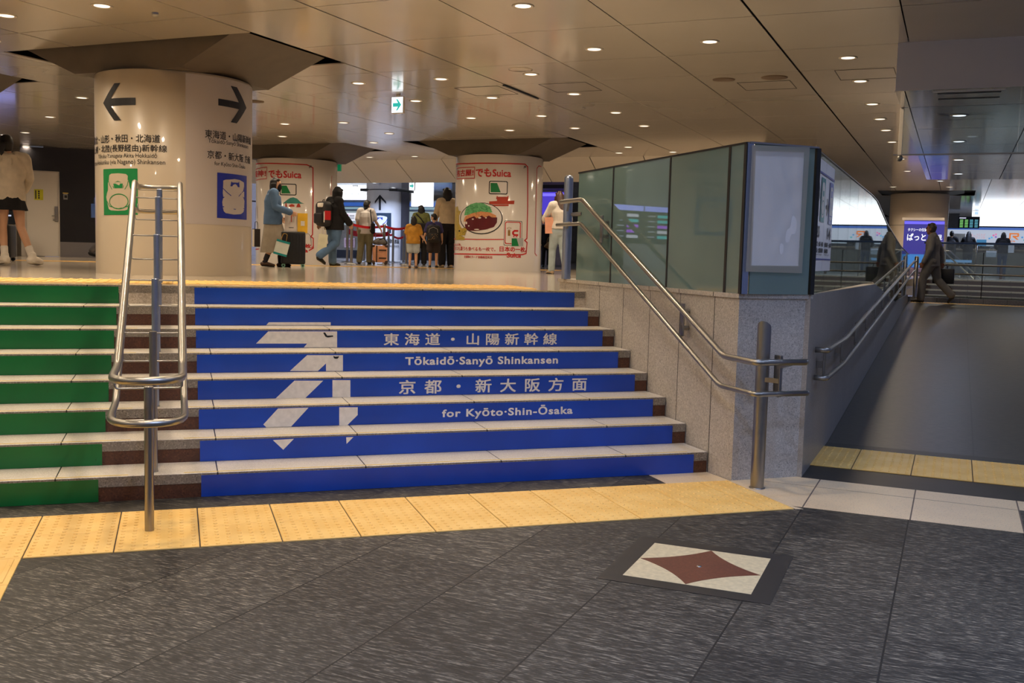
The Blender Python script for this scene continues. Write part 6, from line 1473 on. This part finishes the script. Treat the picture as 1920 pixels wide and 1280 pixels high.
m_ = MB(); m_.box((-.135, -.03, -.10), (.012, .04, .09), bev=.003); m_.build('bottle', pm('tag_blue', S(110, 150, 210), .4), bk2, local=True)
P = ground(788, 497.6)
w7, k7 = person('person in an olive shirt with a black sling bag standing behind the two children', P, face_px(-4, P), 1.40, dict(head=(0, .05, 1.56)), 'tee', OLIVE, 'trousers', BLACKC, 'bob', None, SHOEB, None, .3, .1, .42, 2.2, .84, 1.15, leg_w=1.3)
sl_ = thing('sling_bag', 'black sling bag across the back of the olive shirt', 'bag', lp(w7, .0, -.19, 1.0, k7), w7.rotation_euler[2])
m_ = MB(); m_.box((0, 0, 0), (.26, .10, .30), bev=.04, seg=3); m_.build('body', BLACKC, sl_, True, True)
m_ = MB(); m_.tube([(.08, .02, .12), (-.02, .035, .26), (-.12, .10, .36)], .016, 8); m_.build('strap', BLACKC, sl_, True, True)
P = ground(836, 501.8)
w8, k8 = person('tall woman with bobbed black hair in a beige top and black trousers', P, face_px(-18, P), 1.66, dict(head=(0, .03, 1.57), el=(-.22, .06, 1.13), wl=(-.16, .20, 1.0), er=(.215, .0, 1.12), wr=(.215, .06, .90)), 'tee', BEIGE, 'trousers', BLACKC, 'bob_big', None, SHOET, None, .2, .05, .72, 1.5, .93, 1.02, leg_w=1.3)
pb2 = thing('shoulder_bag', 'dark brown shoulder bag on the tall woman in the beige top', 'bag', lp(w8, .27, -.06, .86, k8), w8.rotation_euler[2])
m_ = MB(); m_.box((0, 0, 0), (.07, .20, .24), bev=.02); m_.build('body', SHOEBR, pb2, True, True)
m_ = MB(); m_.tube(bend([(0, -.06, .11), (-.07, -.05, .50), (-.08, .03, .52), (0, .07, .11)], .05), .008, 8); m_.build('strap', SHOEBR, pb2, True, True)
# the two at the head of the stairs
P = ground(1046, 514)
w9, k9 = person('long-haired woman in a white blouse and pale jeans by the guard post', P, face_px(-22, P), 1.40,
    dict(neck=(0, .06, 1.43), head=(.02, .09, 1.57), kl=(-.09, .12, .50), al=(-.09, .14, .085), tl=(-.1, .30, .03), kr=(.09, -.02, .49), ar=(.08, -.22, .12), tr=(.08, -.14, .03), el=(-.26, .10, 1.16), wl=(-.24, .26, 1.10), er=(.22, .0, 1.12), wr=(.22, .08, .9)), 'tee', C('blouse_white', 214, 206, 196), 'trousers', DENIML, 'long', M_HAIRB, SHOET, None, -.1, 0, .85, 2.2, .92, 1.0, leg_w=1.12)
Dk = (P-CAM).dot(FW); vd = (P-CAM); vd.z = 0; vd.normalize(); vr = V3((vd.y, -vd.x, 0)); rzc = math.atan2(vr.y, vr.x)
paper_bag(P+vr*((1029-1046)*Dk/FPX)-vd*.05+V3((0, 0, .68)), .16, .10, .27, rzc, pm('bag_pink', S(226, 160, 130), .6), 'pink paper bag on the arm of the long-haired woman', True, None, -.05)
P = ground(1023, 500.5)
w10, k10 = person('dark-clothed person half hidden behind the pink bag before the purple display', P, face_px(170, P), 1.28, None, 'tee', BLACKC, 'trousers', BLACKC, 'short', None, SHOEB, None, 0, 0, 1.0, 1.6, .84, 1.0, leg_w=1.1)
hb = thing('handbag', 'soft brown handbag hanging below the pink paper bag', 'bag', ground(1030, 500.5)+V3((0, 0, .52))-vd*.35, rzc)
m_ = MB(); m_.loft([((-.13, 0, .02), .03, .05, (0, 0, 1)), ((-.04, 0, .05), .10, .07, (0, 0, 1)), ((.06, 0, .05), .10, .07, (0, 0, 1)), ((.14, 0, .0), .04, .05, (0, 0, 1))], 14); remesh(m_, 'body', C('bag_tan', 128, 96, 56), hb, .012)
m_ = MB(); m_.tube(bend([(-.08, 0, .12), (-.05, 0, .26), (.05, 0, .26), (.08, 0, .12)], .04), .009, 8); m_.build('handle', C('bag_tan', 128, 96, 56), hb, True, True)
# someone passing behind the near pillar
P = ground(200, 487.5)
w11, k11 = person('walker mostly hidden behind the near pillar', P, face_px(80, P), 1.6, dict(step_), 'tee', NAVYC, 'trousers', C('trousers_gray', 88, 84, 84), 'short', None, SHOEB, None, 0, 0, 1.0, 1.5, .86)
Dk = (P-CAM).dot(FW); vr = V3((math.cos(YAW-.4), -math.sin(YAW-.4), 0))
paper_bag(ground(181, 487.5)+V3((0, 0, .80)), .16, .10, .26, .3, pm('bag_blue', S(66, 102, 178), .5), 'blue and white bag edge showing beside the near pillar', True)
# the man on the ramp's landing
P = W(3.52, 18.15, RZ)
w12, k12 = person('gray-haired man in a gray suit walking off the ramp with a black briefcase', P, face_px(-78, P), 1.66,
    dict(hip=(0, 0, .93), chest=(0, .0, 1.24), neck=(0, .02, 1.43), head=(0, .055, 1.575), kl=(-.09, .14, .52), al=(-.09, .17, .085), tl=(-.10, .33, .03), kr=(.09, -.12, .49), ar=(.09, -.42, .17), tr=(.09, -.36, .03), er=(.235, -.12, 1.13), wr=(.22, -.15, .88), el=(-.235, .0, 1.12), wl=(-.22, .12, .87)),
    'jacket', SUIT, 'trousers', C('suit_trousers', 112, 109, 104), 'short', pm('hair_gray', S(64, 58, 54), .5), SHOEB, None, .0, .18, 1.0, 1.35, .78, 1.1, leg_w=1.2, skin=pm('skin_tan', S(150, 104, 78), .5), vox=.009)
col_ = MB(); col_.loft([((0, .02, 1.415), .062, .062), ((0, .03, 1.455), .058, .06)], 14); col_.v = [(x*k12, y*k12, z*k12) for x, y, z in col_.v]; col_.build('shirt_collar', SHIRTW, w12, True, True)
bc = thing('briefcase', 'flat black briefcase in the hand of the man in the gray suit', 'briefcase', lp(w12, .22, -.20, .40, k12), w12.rotation_euler[2])
m_ = MB(); m_.box((0, 0, .17), (.09, .42, .32), bev=.02); m_.build('body', pm('case_leather', S(18, 17, 18), .45), bc, True, True, angle=40)
m_ = MB(); m_.tube(bend([(0, -.07, .33), (0, -.06, .40), (0, .06, .40), (0, .07, .33)], .025), .010, 8); m_.build('handle', pm('case_leather', S(18, 17, 18), .45), bc, True, True)
m_ = MB(); m_.box((.0, .02, .415), (.03, .03, .03), bev=.006); m_.build('red_tag', M_RED, bc, True, True)
# three at the counter
for (x, lb, kw) in ((1780, 'customer in black with a backpack at the shutter end of the ticket counter', dict(hair='short', bottom_mat=BLACKC)), (1812, 'long-haired customer in black leaning to the ticket counter', dict(hair='long', bottom_mat=C('skirt_navy', 40, 44, 64))),
                    (1877, 'customer in a black sweater with two white tote bags at the ticket counter', dict(hair='bob', bottom_mat=C('jeans_dark', 52, 66, 96)))):
    P = depth(x, 512, 38.3); P.z = H
    t_, kk = person(lb, P, face_px(0, P), 1.62, dict(er=(.27, .06, 1.15), wr=(.20, .26, 1.08), el=(-.27, .06, 1.15), wl=(-.20, .24, 1.05)), 'tee', BLACKC, 'trousers', kw['bottom_mat'], kw['hair'], None, SHOEB, None, 0, .1, 1.0, 1.9, .84, 1.05, vox=.014)
    if x == 1780: backpack(t_, kk, 'black backpack on the customer beside the shutter', pm('pack_black', S(26, 24, 28), .6), .30, .42, .16, 1.1)
    if x == 1877:
        for sx_, zz in ((.30, 1.05), (-.40, .86)): paper_bag(lp(t_, sx_, -.06, zz-.15, kk), .20 if sx_ > 0 else .36, .1, .36 if sx_ > 0 else .24, t_.rotation_euler[2], pm('tote_white', S(220, 216, 210), .7), 'white tote bag hanging from the shoulder at the counter' if sx_ > 0 else 'wide white tote bag at the elbow of the customer in the black sweater', True, None, 0, 'tote_bag')
